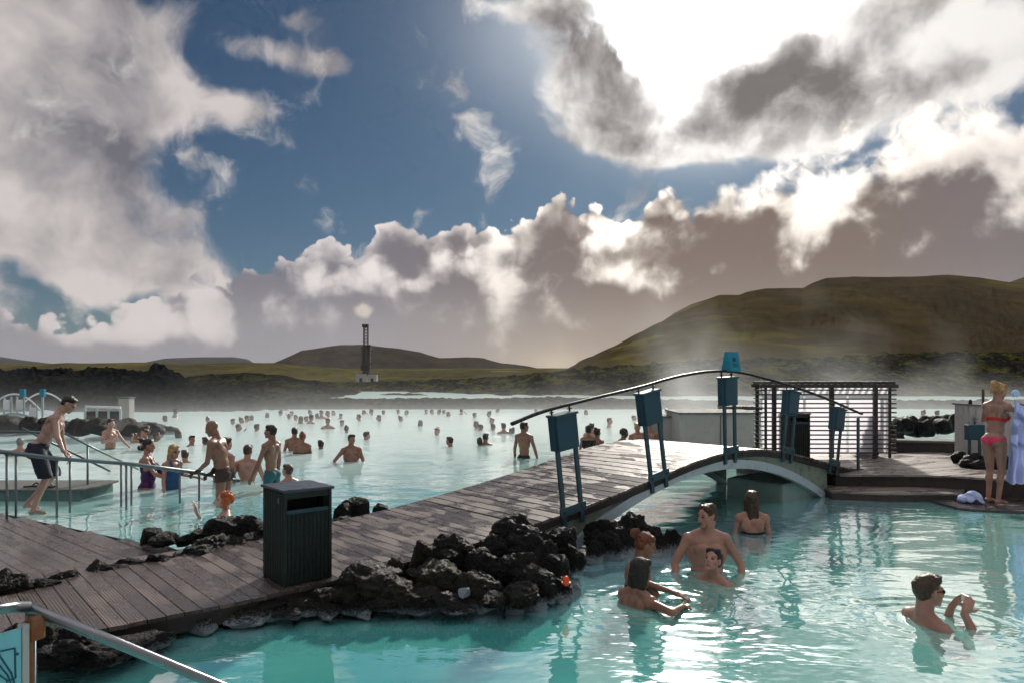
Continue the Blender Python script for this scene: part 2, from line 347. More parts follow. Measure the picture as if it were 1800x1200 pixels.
# ---------------------------------------------------------------- materials
def matte(nt, out, color, bump, bstr, bdist):
    d = nt.node('ShaderNodeBsdfDiffuse'); nt.set(d.inputs[0], color); d.inputs['Roughness'].default_value = 0.6
    b = nt.node('ShaderNodeBump'); nt.set(b.inputs['Height'], bump); nt.set(b.inputs['Strength'], bstr); nt.set(b.inputs['Distance'], bdist)
    nt.l.new(b.outputs[0], d.inputs['Normal']); nt.l.new(d.outputs[0], out.inputs[0])
def m_water(nt, out):
    p = nt.pos(); x, y, z = nt.xyz(p)
    ps = nt.v('MULTIPLY', p, (0.62, 1.0, 1.0))
    big = nt.noise(ps, 0.75, 2, 0.5); mid = nt.noise(ps, 2.3, 3, 0.55, dist=0.4); fine = nt.noise(ps, 8.5, 2, 0.5)
    calm = nt.sm(nt.noise(p, 0.22, 2, 0.5), 0.35, 0.65, 0.55, 1.25)
    nearc = nt.sm(y, 5.0, 8.0, 0.45, 0.85)
    h = (big * 0.046 + mid * 0.021 * calm * nearc + fine * 0.0026 * calm)
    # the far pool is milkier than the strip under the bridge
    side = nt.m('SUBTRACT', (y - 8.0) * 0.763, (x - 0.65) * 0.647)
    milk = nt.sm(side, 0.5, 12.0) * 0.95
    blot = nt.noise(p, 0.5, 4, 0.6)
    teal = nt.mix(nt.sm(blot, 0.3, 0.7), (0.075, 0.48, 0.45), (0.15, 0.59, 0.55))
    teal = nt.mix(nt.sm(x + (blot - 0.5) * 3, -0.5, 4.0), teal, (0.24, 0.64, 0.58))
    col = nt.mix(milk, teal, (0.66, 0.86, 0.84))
    # pale silica cloud in the shallow water along the rocks
    sl = (x - 0.65) * 0.763 + (y - 8.0) * 0.647
    shore = nt.sm(sl, -3.3, -1.9, 0.15, -1.0, 'LINEAR')
    fr = nt.sm(side - shore + (nt.noise(p, 2.2, 5, 0.65) - 0.5) * 1.3, -0.62, 0.05)
    fr = nt.m('MULTIPLY', fr, nt.sm(side, 0.2, -0.2))
    col = nt.mix(nt.m('MULTIPLY', fr, 0.8), col, (0.24, 0.42, 0.50))
    for (bx_, by_, k_) in ((3.30, 5.8, 34), (1.92, 7.2, 30), (1.12, 6.25, 36), (1.45, 6.3, 44), (2.95, 9.0, 26), (-3.9, 10.0, 26)):     # rings spreading from the bathers
        d_ = nt.v('DISTANCE', p, (bx_, by_, 0), out=1); h = h + nt.m('SINE', (d_ + (mid - 0.5) * 0.22) * k_) * nt.m('EXPONENT', d_ * -2.4) * 0.0034
    b = nt.node('ShaderNodeBump'); nt.set(b.inputs['Height'], h); b.inputs['Strength'].default_value = 1.0; b.inputs['Distance'].default_value = 1.0
    lw = nt.node('ShaderNodeLayerWeight'); lw.inputs['Blend'].default_value = 0.5; nt.l.new(b.outputs[0], lw.inputs['Normal'])
    fac = nt.m('ADD', nt.m('POWER', X(nt, lw.outputs['Facing']), 1.35) * 0.86, 0.06, clamp=True) * (1.0 - milk * 0.38)
    df = nt.node('ShaderNodeBsdfDiffuse'); nt.set(df.inputs[0], col); nt.l.new(b.outputs[0], df.inputs['Normal'])
    gl = nt.node('ShaderNodeBsdfGlossy'); gl.inputs[0].default_value = (.97, .98, .98, 1); gl.inputs['Roughness'].default_value = 0.04; nt.l.new(b.outputs[0], gl.inputs['Normal'])
    ms = nt.node('ShaderNodeMixShader'); nt.set(ms.inputs[0], fac); nt.l.new(df.outputs[0], ms.inputs[1]); nt.l.new(gl.outputs[0], ms.inputs[2]); nt.l.new(ms.outputs[0], out.inputs[0])
def m_rock(nt, out):
    g = nt.coord('Object'); p = nt.pos(); _, _, z = nt.xyz(p)
    n = nt.noise(g, 7, 6, 0.65); f = nt.noise(g, 38, 4, 0.65); v = nt.voro(g, 26, 'F1', detail=1)
    col = nt.mix(nt.sm(n, 0.42, 0.66), (0.0045, 0.0045, 0.0050), (0.018, 0.017, 0.015))
    col = nt.mix(nt.m('MULTIPLY', nt.sm(nt.noise(p, 1.1, 4, 0.6), 0.52, 0.72), nt.sm(f, 0.4, 0.6)), col, (0.050, 0.048, 0.026))
    # white silica crust at the waterline
    zz = z + (n - 0.5) * 0.22 + (f - 0.5) * 0.08
    crust = nt.sm(zz, 0.115, 0.03, kind='SMOOTHSTEP')
    col = nt.mix(nt.m('MULTIPLY', crust, 0.85), col, (0.46, 0.55, 0.62))
    rough = nt.sm(nt.noise(g, 11, 3, 0.6), 0.35, 0.65, 0.42, 0.9)
    principled(nt, out, col, rough=rough, ior=1.36, bump=n * 0.5 + f * 0.25 - v * 0.3, bstr=0.9, bdist=0.05)
def m_lava(dark, moss, mossamt, sc=0.35, bs=0.9, bd=1.0):
    def fn(nt, out):
        p = nt.pos(); q = nt.v('MULTIPLY', p, (1, 0.45, 2.2))
        n = nt.noise(q, sc, 7, 0.68); n2 = nt.noise(q, sc * 6, 5, 0.65)
        N = X(nt, nt.node('ShaderNodeNewGeometry').outputs['Normal']); _, _, nz = nt.xyz(N)
        col = nt.mix(nt.sm(n2, 0.4, 0.65), dark, tuple(c * 2.6 for c in dark))
        mm = nt.m('MULTIPLY', nt.sm(n + n2 * 0.5, 0.78 - mossamt * 0.22, 0.92 - mossamt * 0.1), nt.sm(nz, 0.25, 0.8))
        col = nt.mix(mm, col, moss)
        matte(nt, out, col, n * 1.0 + n2 * 0.35, bs, bd)
    return fn
def m_hill(c1, c2, c3, sc):
    def fn(nt, out):
        p = nt.pos(); q = nt.v('MULTIPLY', p, (1, 0.6, 2.0))
        n = nt.noise(q, sc, 6, 0.6); n2 = nt.noise(q, sc * 7, 5, 0.65)
        s = nt.noise(nt.v('MULTIPLY', p, (0.6, 0.25, 3.5)), sc * 2.4, 4, 0.6)
        col = nt.mix(nt.sm(n, 0.4, 0.62), c1, c2); col = nt.mix(nt.sm(s + (n2 - 0.5) * 0.4, 0.56, 0.68), col, c3)
        col = nt.mix(nt.sm(n2, 0.3, 0.7), col, nt.mix(0.5, col, (0.015, 0.014, 0.010)))
        matte(nt, out, col, n2 + n * 1.0, 0.6, 1.6)
    return fn
WOODN = [0]
def m_wood(c1, c2, rlo, rhi, wetlo, wethi, groove=True):
    def fn(nt, out):
        g = nt.coord('Object'); x, y, z = nt.xyz(g); p = nt.pos()
        # planks run along local x; local y counts them
        gx = nt.v('MULTIPLY', g, (1.2, 30, 1)); gr = nt.noise(gx, 1.6, 5, 0.6)
        at_ = nt.node('ShaderNodeAttribute', attribute_name='plank'); pl = X(nt, at_.outputs['Fac'])
        wet = nt.noise(nt.v('ADD', nt.v('MULTIPLY', g, (1.1, 2.0, 1)), nt.comb(0, pl * 3.0, 0)), 1.5, 5, 0.62)
        wetm = nt.sm(wet, wetlo, wethi)
        col = nt.mix(gr, c1, c2)
        col = nt.mix(pl * 0.75, col, tuple(c * 0.45 for c in c1))
        col = nt.mix(nt.m('MULTIPLY', nt.sm(nt.noise(p, 2.6, 5, 0.7), 0.55, 0.7), 0.55), col, (0.10, 0.085, 0.075))
        col = nt.mix(wetm * 0.55, col, tuple(c * 0.35 for c in c1))
        rough = nt.m('ADD', nt.sm(wetm, 0, 1, rhi, rlo, 'LINEAR'), (gr - 0.5) * 0.15)
        bump = gr * 0.15
        if groove:
            w = nt.m('SINE', x * 0.0 + y * (2 * math.pi / 0.0215))
            bump = bump + w * 0.35
        principled(nt, out, col, rough=rough, ior=(1.5 if rlo < 0.2 else 1.40), bump=bump, bstr=0.5, bdist=0.006)
    return fn
def m_paint(col, rough=0.4, metal=0.0, wear=0.35, dirt=(0.05, 0.05, 0.045)):
    def fn(nt, out):
        g = nt.coord('Object'); n = nt.noise(g, 9, 5, 0.65); n2 = nt.noise(g, 60, 3, 0.6)
        s = nt.noise(nt.v('MULTIPLY', g, (14, 14, 2)), 1.5, 3, 0.6)
        c = nt.mix(nt.m('MULTIPLY', nt.sm(n + (s - 0.5) * 0.6, 0.5, 0.8), wear), col, dirt)
        principled(nt, out, c, rough=nt.sm(n, 0.3, 0.7, rough * 0.8, min(1, rough * 1.4), 'LINEAR'), metal=metal, bump=n2 * 0.3 + n, bstr=0.25, bdist=0.003)
    return fn
MAT = {}
def mk(name, fn): MAT[name] = material(name, fn); return MAT[name]
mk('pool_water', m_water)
mk('lava_rock', m_rock)
mk('lava_far', m_lava((0.010, 0.010, 0.0095), (0.085, 0.085, 0.020), 0.32, 0.30, 0.9, 0.6))
mk('lava_dark', m_lava((0.006, 0.0065, 0.008), (0.024, 0.027, 0.015), 0.05, 0.5, 0.9, 0.4))
mk('lava_mid', m_lava((0.009, 0.009, 0.009), (0.05, 0.052, 0.018), 0.30, 0.4, 0.9, 0.4))
mk('plain', m_hill((0.10, 0.088, 0.042), (0.15, 0.13, 0.05), (0.26, 0.23, 0.06), 0.012))
mk('hill_warm', m_hill((0.075, 0.052, 0.028), (0.105, 0.078, 0.030), (0.21, 0.175, 0.035), 0.006))
mk('hill_dark', m_hill((0.06, 0.05, 0.046), (0.08, 0.066, 0.052), (0.11, 0.095, 0.045), 0.006))
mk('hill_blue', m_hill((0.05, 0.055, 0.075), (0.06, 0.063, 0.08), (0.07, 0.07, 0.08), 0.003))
mk('deck_wood', m_wood((0.116, 0.090, 0.082), (0.195, 0.156, 0.146), 0.20, 0.60, 0.42, 0.56))
mk('wet_deck', m_wood((0.095, 0.075, 0.075), (0.155, 0.125, 0.125), 0.10, 0.34, 0.34, 0.58))
mk('pale_deck', m_wood((0.24, 0.205, 0.18), (0.36, 0.31, 0.28), 0.22, 0.55, 0.45, 0.62))
mk('dark_timber', m_paint((0.022, 0.018, 0.016), 0.6))
mk('brown_timber', m_paint((0.075, 0.048, 0.026), 0.65))
mk('pale_steel', m_paint((0.38, 0.46, 0.50), 0.45, 0.0, 0.35, (0.10, 0.12, 0.10)))
mk('green_beam', m_paint((0.20, 0.24, 0.20), 0.5, 0.0, 0.7, (0.05, 0.06, 0.04)))
mk('teal_paint', m_paint((0.010, 0.055, 0.090), 0.38, 0.0, 0.4, (0.02, 0.05, 0.07)))
mk('teal_post', m_paint((0.040, 0.085, 0.110), 0.35, 0.4, 0.4, (0.03, 0.05, 0.05)))
mk('bright_teal', m_paint((0.010, 0.22, 0.33), 0.4, 0.0, 0.2, (0.01, 0.10, 0.16)))
mk('dark_rail', m_paint((0.030, 0.032, 0.034), 0.28, 0.6, 0.3))
mk('steel', m_paint((0.24, 0.25, 0.27), 0.28, 1.0, 0.35, (0.16, 0.15, 0.14)))
mk('dull_steel', m_paint((0.16, 0.19, 0.21), 0.35, 0.8, 0.4, (0.06, 0.07, 0.07)))
mk('bin_green', m_paint((0.006, 0.014, 0.012), 0.38, 0.0, 0.6, (0.012, 0.014, 0.013)))
mk('bin_lid', m_paint((0.06, 0.065, 0.085), 0.30, 0.3, 0.25, (0.04, 0.04, 0.05)))
mk('bin_inside', m_paint((0.004, 0.005, 0.006), 0.7))
mk('bin_teal', m_paint((0.008, 0.045, 0.070), 0.4))
mk('concrete', m_paint((0.13, 0.135, 0.13), 0.8, 0, 0.6, (0.08, 0.075, 0.06)))
mk('teal_concrete', m_paint((0.10, 0.19, 0.18), 0.7, 0, 0.6, (0.05, 0.09, 0.08)))
mk('dark_concrete', m_paint((0.050, 0.043, 0.038), 0.8, 0, 0.6, (0.02, 0.018, 0.016)))
mk('white_wall', m_paint((0.52, 0.54, 0.54), 0.6, 0, 0.35, (0.30, 0.30, 0.28)))
mk('shed_board', m_paint((0.44, 0.42, 0.42), 0.6, 0, 0.5, (0.22, 0.20, 0.19)))
mk('white_paint', m_paint((0.72, 0.74, 0.76), 0.4, 0, 0.2, (0.4, 0.4, 0.4)))
mk('rig_steel', m_paint((0.020, 0.018, 0.018), 0.5))
mk('rig_wall', m_paint((0.42, 0.44, 0.46), 0.5))
mk('lavender_cloth', m_paint((0.48, 0.53, 0.80), 0.9, 0, 0.1, (0.33, 0.38, 0.65)))
mk('towel_cloth', m_paint((0.45, 0.55, 0.85), 0.9, 0, 0.1, (0.28, 0.33, 0.65)))
mk('orange_plastic', m_paint((0.80, 0.10, 0.02), 0.4, 0, 0.1))
mk('black_rubber', m_paint((0.012, 0.012, 0.013), 0.6))
mk('white_silica', m_paint((0.20, 0.24, 0.27), 0.6, 0, 0.9, (0.06, 0.08, 0.09)))

# ---------------------------------------------------------------- terrain
def fbm(x, y, z=0.0, o=5, H=0.9):
    return noise.fractal(Vector((x, y, z)), H, 2.0, o)
def ridge_mesh(name, prof, Y0, Yc, Y1, base, mat, nu=260, nv=46, rough=0.0, rs=1.0, seed=0.0, power=1.4, jag=0.0, jf=1.0, pxr=None, fold=0.0):
    """a hill whose skyline passes behind the photo's ridge line, rising from Y0, topping at Yc, falling to Y1"""
    px0, px1 = pxr or (prof[0][0], prof[-1][0])
    V = []; Fc = []
    for j in range(nv + 1):
        t = j / nv
        Y = Y0 + (Yc - Y0) * (t / 0.62) if t < 0.62 else Yc + (Y1 - Yc) * (t - 0.62) / 0.38
        s = min(1, t / 0.62); s = 1 - (1 - s) ** power if t < 0.62 else 1 - ((t - 0.62) / 0.38) ** 2
        for i in range(nu + 1):
            px = px0 + (px1 - px0) * i / nu
            x = (px - 900) / F * Y; xc = (px - 900) / F * Yc
            top = HC + (HY - interp(prof, px)) / F * Yc
            z = base + (top - base) * s
            a = rough * fbm(xc * rs + seed, Y * rs, seed) * (0.25 + 0.75 * math.sin(math.pi * min(1, max(0, s)))) if rough else 0
            if fold: a += fold * math.sin(math.pi * s) * fbm(xc * rs * 2.3 + s * 1.5, s * 0.6, seed + 9, 3)
            if jag: a += jag * max(-0.6, noise.noise(Vector((xc * jf, Y * jf * 0.5, seed)))) * s + jag * 0.5 * noise.noise(Vector((xc * jf * 2.7, Y * jf, seed + 5))) * s
            V.append((x, Y, z + a))
    for j in range(nv):
        for i in range(nu):
            k = j * (nu + 1) + i; Fc.append((k, k + 1, k + nu + 2, k + nu + 1))
    me = bpy.data.meshes.new(name); me.from_pydata(V, [], Fc); me.update()
    o = mesh_obj(name, me, None, MAT[mat], smooth=True)
    return tag(o, kind='structure')

# the pool bed, and the ground out to the horizon in one sheet
bm = bmesh.new()
def gz(x, Y): return -0.35 - 2.2 * min(1, max(0, (Y - 75) / 150)) + (11.0 * min(1, max(0, (Y - 300) / 700)) if Y > 300 else 0)
ys = [-60, -20, 0, 20, 40, 60, 80, 110, 150, 200, 260, 320, 400, 520, 700, 1000, 1600, 2600, 4200]
rows = []
for Y in ys:
    rows.append([bm.verts.new((x, Y, (-1.4 if Y < 60 else gz(x, Y)))) for x in np.linspace(-1.6, 1.6, 60) * max(120, Y * 1.0)])
for j in range(len(rows) - 1):
    for i in range(59): bm.faces.new((rows[j][i], rows[j][i+1], rows[j+1][i+1], rows[j+1][i]))
tag(bm_obj('ground', bm, MAT['plain'], None, True), kind='structure')

bm = bmesh.new()
bmesh.ops.create_grid(bm, x_segments=8, y_segments=8, size=1, matrix=Matrix.Translation((0, 32, 0)) @ Matrix.Diagonal((110, 46, 1, 1)))
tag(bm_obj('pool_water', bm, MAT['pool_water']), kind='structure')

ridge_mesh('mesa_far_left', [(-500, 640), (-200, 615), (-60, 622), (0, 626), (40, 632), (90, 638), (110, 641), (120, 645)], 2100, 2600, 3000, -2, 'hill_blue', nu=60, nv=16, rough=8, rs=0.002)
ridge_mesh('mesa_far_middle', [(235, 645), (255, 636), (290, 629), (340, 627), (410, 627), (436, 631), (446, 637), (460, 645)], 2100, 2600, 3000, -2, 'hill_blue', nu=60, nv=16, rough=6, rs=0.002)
ridge_mesh('hill_left', [(440, 650), (480, 640), (500, 631), (530, 616), (570, 610), (600, 606), (640, 605), (700, 612), (740, 618), (772, 628), (820, 628), (850, 630), (880, 640), (930, 645), (960, 650), (972, 657), (985, 663)],
           900, 1150, 1400, 0, 'hill_dark', rough=9, rs=0.006, seed=3, fold=7)
ridge_mesh('hill_behind_right', [(1600, 560), (1700, 520), (1765, 499), (1800, 486), (1900, 455), (2100, 440), (2500, 520)], 900, 1250, 1500, 0, 'hill_warm', nu=80, nv=20, rough=8, rs=0.005)
ridge_mesh('hill_right', [(960, 668), (1000, 652), (1050, 625), (1100, 600), (1150, 571), (1165, 565), (1185, 551), (1215, 535), (1265, 518), (1300, 519), (1312, 514), (1345, 508), (1370, 508), (1412, 510), (1428, 501), (1452, 492), (1500, 487),
           (1560, 488), (1668, 485), (1720, 490), (1765, 498), (1850, 506), (2000, 530), (2300, 600)], 240, 640, 900, -1, 'hill_warm', nu=420, nv=80, rough=4, rs=0.008, seed=1, power=1.25, fold=3.2)
ridge_mesh('plain_ridge', [(-500, 642), (0, 640), (120, 638), (250, 637), (480, 638), (560, 645), (640, 650), (760, 655), (900, 655), (1020, 660)], 260, 520, 700, -3, 'plain', nu=200, nv=40, rough=2.6, rs=0.02, seed=7, fold=2.0)
ridge_mesh('lava_field_right', [(520, 705), (560, 694), (640, 684), (700, 677), (780, 672), (850, 668), (920, 660), (980, 654), (1040, 648), (1100, 645), (1180, 638), (1250, 633), (1330, 631), (1400, 632), (1500, 626), (1600, 622), (1650, 622),
           (1800, 619), (2000, 612), (2400, 600)], 60, 104, 190, -0.3, 'lava_far', nu=900, nv=70, rough=0.55, rs=0.16, seed=11, jag=0.62, jf=0.42)
ridge_mesh('lava_mound_middle', [(300, 680), (330, 662), (380, 657), (440, 654), (490, 658), (530, 667), (560, 669), (585, 680), (640, 692), (700, 700)], 54, 72, 92, -0.4, 'lava_mid', nu=240, nv=36, rough=0.25, rs=0.3, seed=17, jag=0.12, jf=0.8)
ridge_mesh('lava_field_left', [(-500, 640), (-200, 648), (0, 652), (60, 649), (110, 649), (140, 652), (190, 648), (230, 652), (262, 652), (272, 643), (290, 643), (305, 655), (318, 662), (340, 676), (400, 685), (450, 690), (520, 702), (570, 716)],
           36, 47, 66, -0.4, 'lava_dark', nu=520, nv=56, rough=0.22, rs=0.5, seed=23, jag=0.34, jf=1.3, power=2.0)
ridge_mesh('lava_shore', [(250, 704), (350, 701), (450, 696), (560, 699), (650, 701), (760, 700), (850, 701), (960, 698), (1100, 702), (1250, 704), (1500, 705), (1900, 702), (2300, 700)], 39, 43.5, 51, -0.25, 'lava_mid', nu=700, nv=22, rough=0.05, rs=0.8, seed=31,
           jag=0.13, jf=1.6, power=2.2)

# ---------------------------------------------------------------- air
def vol_box(name, x0, x1, y0, y1, z0, z1, dens, col=(1, 1, 1), aniso=0.3, emis=None):
    bm = bmesh.new(); bx(bm, ((x0+x1)/2, (y0+y1)/2, (z0+z1)/2), (x1-x0, y1-y0, z1-z0))
    def fn(nt, out):
        v = nt.node('ShaderNodeVolumePrincipled'); v.inputs['Color'].default_value = (*col, 1)
        v.inputs['Density'].default_value = dens; v.inputs['Anisotropy'].default_value = aniso
        nt.l.new(v.outputs[0], out.inputs['Volume'])
    o = bm_obj(name, bm, material(name + '_air', fn)); tag(o, kind='stuff'); return o
vol_box('haze', -5200, 5200, -200, 4600, -7, 330, 0.00003, (0.95, 0.92, 0.90), 0.35)
# ---------------------------------------------------------------- boardwalk and bridge
NB = Vector((0.65, 8.0, 0)); DIR = Vector((0.763, 0.6464, 0)).normalized(); PER = Vector((-DIR.y, DIR.x, 0))
ANG = math.atan2(DIR.y, DIR.x); WID = 2.0
ZP = [(-9, .2), (-3.5, .2), (-2.6, .225), (-1.8, .27), (-1, .335), (-.4, .41), (.3, .50), (1.46, .69), (2.2, .83), (2.95, .905), (3.7, .89), (4.43, .80), (5.2, .64), (5.85, .50), (6.4, .38), (6.9, .33), (12, .33)]
def zdk(s): return (interp(ZP, s - .25) + interp(ZP, s - .1) + interp(ZP, s) + interp(ZP, s + .1) + interp(ZP, s + .25)) / 5
def W(s, w, z): p = NB + DIR * s + PER * w; return Vector((p.x, p.y, z))     # s along, w across (0 near edge), z up
def ROTD(slope=0.0): return Euler((0, -math.atan(slope), ANG), 'XYZ')
def plank_attr(o, vals):
    a = o.data.attributes.new('plank', 'FLOAT', 'FACE'); a.data.foreach_set('value', vals)
def decking(name, s0, s1, mat, parent, w0=0.0, w1=WID, pitch=0.125, wobble=0.012, seed=1, gap=.0035):
    """planks laid across the walk; mesh local x runs along a plank"""
    rnd = random.Random(seed); bm = bmesh.new(); vals = []
    n = int(round((s1 - s0) / pitch)); pitch = (s1 - s0) / n
    M = Matrix.Translation(NB) @ Matrix.Rotation(ANG + math.pi / 2, 4, 'Z'); Mi = M.inverted()
    for k in range(n):
        a = s0 + k * pitch + gap; b = s0 + (k + 1) * pitch - gap
        za, zb = zdk(a) + rnd.uniform(-.0015, .0015), zdk(b) + rnd.uniform(-.0015, .0015)
        e0 = w0 - rnd.uniform(0, wobble); e1 = w1 + rnd.uniform(0, wobble); v = rnd.random()
        tops = [W(a, e0, za), W(b, e0, zb), W(b, e1, zb), W(a, e1, za)]
        vs_ = [bm.verts.new(Mi @ q) for q in tops] + [bm.verts.new(Mi @ (q - Vector((0, 0, .03)))) for q in tops]
        for f in ((0, 1, 2, 3), (7, 6, 5, 4), (0, 4, 5, 1), (1, 5, 6, 2), (2, 6, 7, 3), (3, 7, 4, 0)):
            bm.faces.new([vs_[i] for i in f]); vals.append(v if v > 0.72 else v * 0.35)
    o = bm_obj(name, bm, MAT[mat], parent); plank_attr(o, vals); o.matrix_local = M
    return o
def ribbon(bm, s0, s1, w, th, ztop, zbot, n=30):     # a board following the deck line: top and bottom are functions of s
    prev = None
    for i in range(n + 1):
        s = s0 + (s1 - s0) * i / n
        cur = [bm.verts.new(W(s, w, zbot(s))), bm.verts.new(W(s, w + th, zbot(s))), bm.verts.new(W(s, w + th, ztop(s))), bm.verts.new(W(s, w, ztop(s)))]
        if prev:
            for j in range(4): bm.faces.new((prev[j], prev[(j+1) % 4], cur[(j+1) % 4], cur[j]))
        else: bm.faces.new(cur[::-1])
        prev = cur
    bm.faces.new(prev)

bw = thing('boardwalk', 'wet grooved timber boardwalk between two rows of black lava rocks, leading up to the bridge', 'boardwalk', W(-4, 1, 0))
inv = Matrix.Translation(-bw.location)
def under(parent, o): o.parent = parent; o.matrix_parent_inverse = parent.matrix_basis.inverted(); return o
under(bw, decking('decking', -8.5, -0.62, 'deck_wood', None, seed=4))
bm = bmesh.new(); ribbon(bm, -8.5, -0.62, 0.012, 0.04, lambda s: zdk(s) - .032, lambda s: zdk(s) - .15); under(bw, bm_obj('edge_board', bm, MAT['dark_timber']))
bm = bmesh.new(); ribbon(bm, -8.5, -0.62, WID - 0.052, 0.04, lambda s: zdk(s) - .032, lambda s: zdk(s) - .15); under(bw, bm_obj('edge_board', bm, MAT['dark_timber']))
bm = bmesh.new(); ribbon(bm, -8.5, -2.6, 0.16, 0.07, lambda s: zdk(s) - .032, lambda s: -0.10); under(bw, bm_obj('support_beam', bm, MAT['brown_timber']))

br = thing('footbridge', 'arched timber footbridge with pale steel beams, single curved handrail and blue boxes on paired posts', 'footbridge', W(3, 1, 0))
under(br, decking('decking', -0.60, 6.9, 'deck_wood', None, seed=9, pitch=0.15, gap=.008))
for w in (0.004, WID - 0.044):
    bm = bmesh.new(); ribbon(bm, -0.6, 6.9, w, 0.04, lambda s: zdk(s) - .032, lambda s: zdk(s) - .105); under(br, bm_obj('edge_board', bm, MAT['dark_timber']))
def arch_lo(s): return 0.665 - 0.0885 * (s - 2.78) ** 2
for w in (0.05, WID - 0.11):
    bm = bmesh.new(); ribbon(bm, -0.35, 5.75, w, 0.05, lambda s: zdk(s) - .108, lambda s: arch_lo(s) + .125, 40); under(br, bm_obj('web_board', bm, MAT['green_beam']))
    bm = bmesh.new(); ribbon(bm, -0.35, 5.75, w - 0.04, 0.10, lambda s: arch_lo(s) + .123, lambda s: arch_lo(s) + .0, 40); under(br, bm_obj('arch_beam', bm, MAT['pale_steel']))
for k in range(12):
    s = 0.1 + k * 0.48
    bm = bmesh.new(); p = W(s, WID / 2, zdk(s) - .075); bx(bm, p, (0.05, WID - .24, .06), ROTD(0)); under(br, bm_obj('joist', bm, MAT['dark_timber']))
mk('pale_abutment', m_paint((0.20, 0.30, 0.28), 0.7, 0, 0.6, (0.12, 0.20, 0.18)))
# concrete seat of the right-hand end
bm = bmesh.new()
p = W(5.15, .62, -.14); bx(bm, p, (1.2, 1.0, .86), ROTD(), .05); 
for v in bm.verts:
    if v.co.z < 0: v.co.x += .0
bmesh.ops.subdivide_edges(bm, edges=bm.edges, cuts=4, use_grid_fill=True)
for v in bm.verts: v.co += v.normal * 0.03 * noise.noise(v.co * 4)
under(br, bm_obj('abutment', bm, MAT['pale_abutment'], None, True))
# handrail
RL = [(-.83, 1.435), (-.38, 1.55), (.35, 1.665), (1.18, 1.785), (1.72, 1.88), (2.1, 1.93), (2.55, 1.967), (3.1, 1.968), (3.64, 1.91), (4.72, 1.74), (5.78, 1.525), (6.55, 1.345), (6.92, 1.26)]
rp = catmull([W(s, 0.03, z) for s, z in RL], 6)
bm = bmesh.new(); tube(bm, rp, 0.026, 10, flat=.75); under(br, bm_obj('handrail', bm, MAT['dark_rail'], None, True))
def rail_z(s): return interp(RL, s)
def post_pair(s, sp=.30, box=True, ph=.42, tilt=None, boxmat='teal_paint'):
    sl = (zdk(s + .3) - zdk(s - .3)) / .6
    up = Vector((-sl, 0, 1)).normalized()         # in (s, w, z) space, square to the deck
    def Q(ds, w, h):                              # local offsets from the post foot
        v = Vector((1, 0, sl)).normalized() * ds + Vector((0, w, 0)) + up * h
        return W(s + v.x, v.y, zdk(s) + v.z)
    Rm = (Matrix.Rotation(ANG, 4, 'Z') @ Matrix.Rotation(-math.atan(sl), 4, 'Y')).to_3x3()
    H = (rail_z(s - sl * 1.0) - zdk(s)) / max(up.z, .5) - .07
    for d in (-sp / 2, sp / 2):
        bm = bmesh.new(); bx(bm, Q(d, -.006, (H - .16) / 2), (.055, .028, H + .16), Rm, .004)
        under(br, bm_obj('post', bm, MAT['teal_post']))
    bm = bmesh.new(); bx(bm, Q(0, -.02, .02), (sp + .12, .02, .10), Rm, .004)
    for d in (-sp / 2, sp / 2): bx(bm, Q(d, -.038, .02), (.022, .016, .022), Rm)
    under(br, bm_obj('foot_plate', bm, MAT['teal_post']))
    if box:
        bm = bmesh.new(); bx(bm, Q(0, .015, H - ph / 2 - .02), (sp + .04, .14, ph), Rm, .012)
        b = under(br, bm_obj('post_box', bm, MAT[boxmat]))
        bm = bmesh.new(); bx(bm, Q(0, .012, H - .012), (sp + .06, .17, .025), Rm, .006)
        l = bm_obj('lid', bm, MAT['teal_post']); l.parent = b; l.matrix_parent_inverse = b.matrix_basis.inverted()
    for d in (-sp / 2, sp * .5):
        bm = bmesh.new(); a = Q(d, .03, H - .01); t = Q(d, .03, H + .075); tube(bm, [a, t], .011, 8)
        bx(bm, Q(d - .0, .03, H + .03), (.05, .022, .012), Rm)
        under(br, bm_obj('rail_bracket', bm, MAT['dark_rail'], None))
    return Q, Rm, H
post_pair(0.0, .27, ph=.37); post_pair(1.46, .27, ph=.38); Q3, R3, H3 = post_pair(2.98, .23, ph=.36); post_pair(4.45, .23, ph=.34); post_pair(5.86, .23, ph=.34)
bm = bmesh.new(); bx(bm, W(6.72, 0.0, .72), (.06, .03, .98), ROTD(), .004); under(br, bm_obj('post', bm, MAT['teal_post']))
# folded sign on the crest
bm = bmesh.new(); c = W(3.06, .03, 2.105); sx = .125
vsl = []
for x in (-sx, sx):
    for (w, z) in ((-.075, -.13), (.075, -.13), (.02, .13), (-.02, .13)):
        q = Vector(c) + DIR * x + PER * w; vsl.append(bm.verts.new((q.x, q.y, c.z + z)))
for f in ((0, 3, 2, 1), (4, 5, 6, 7), (0, 1, 5, 4), (1, 2, 6, 5), (2, 3, 7, 6), (3, 0, 4, 7)): bm.faces.new([vsl[i] for i in f])
sg = thing('folded_sign', 'bright blue folded sign straddling the bridge handrail at its highest point', 'sign', (c.x, c.y, c.z))
under(sg, bm_obj('sign_body', bm, MAT['bright_teal']))
bm = bmesh.new(); tl = math.atan(.055 / .26)
Rs = (Matrix.Rotation(ANG, 4, 'Z') @ Matrix.Rotation(-tl, 4, 'X')).to_3x3()
bx(bm, Vector(c) + PER * -.0505 + Vector((0, 0, .025)), (.07, .004, .05), Rs); bx(bm, Vector(c) + PER * -.0645 + Vector((0, 0, -.04)), (.10, .004, .012), Rs); bx(bm, Vector(c) + PER * -.0695 + Vector((0, 0, -.065)), (.10, .004, .010), Rs)
under(sg, bm_obj('sign_marks', bm, MAT['teal_paint']))

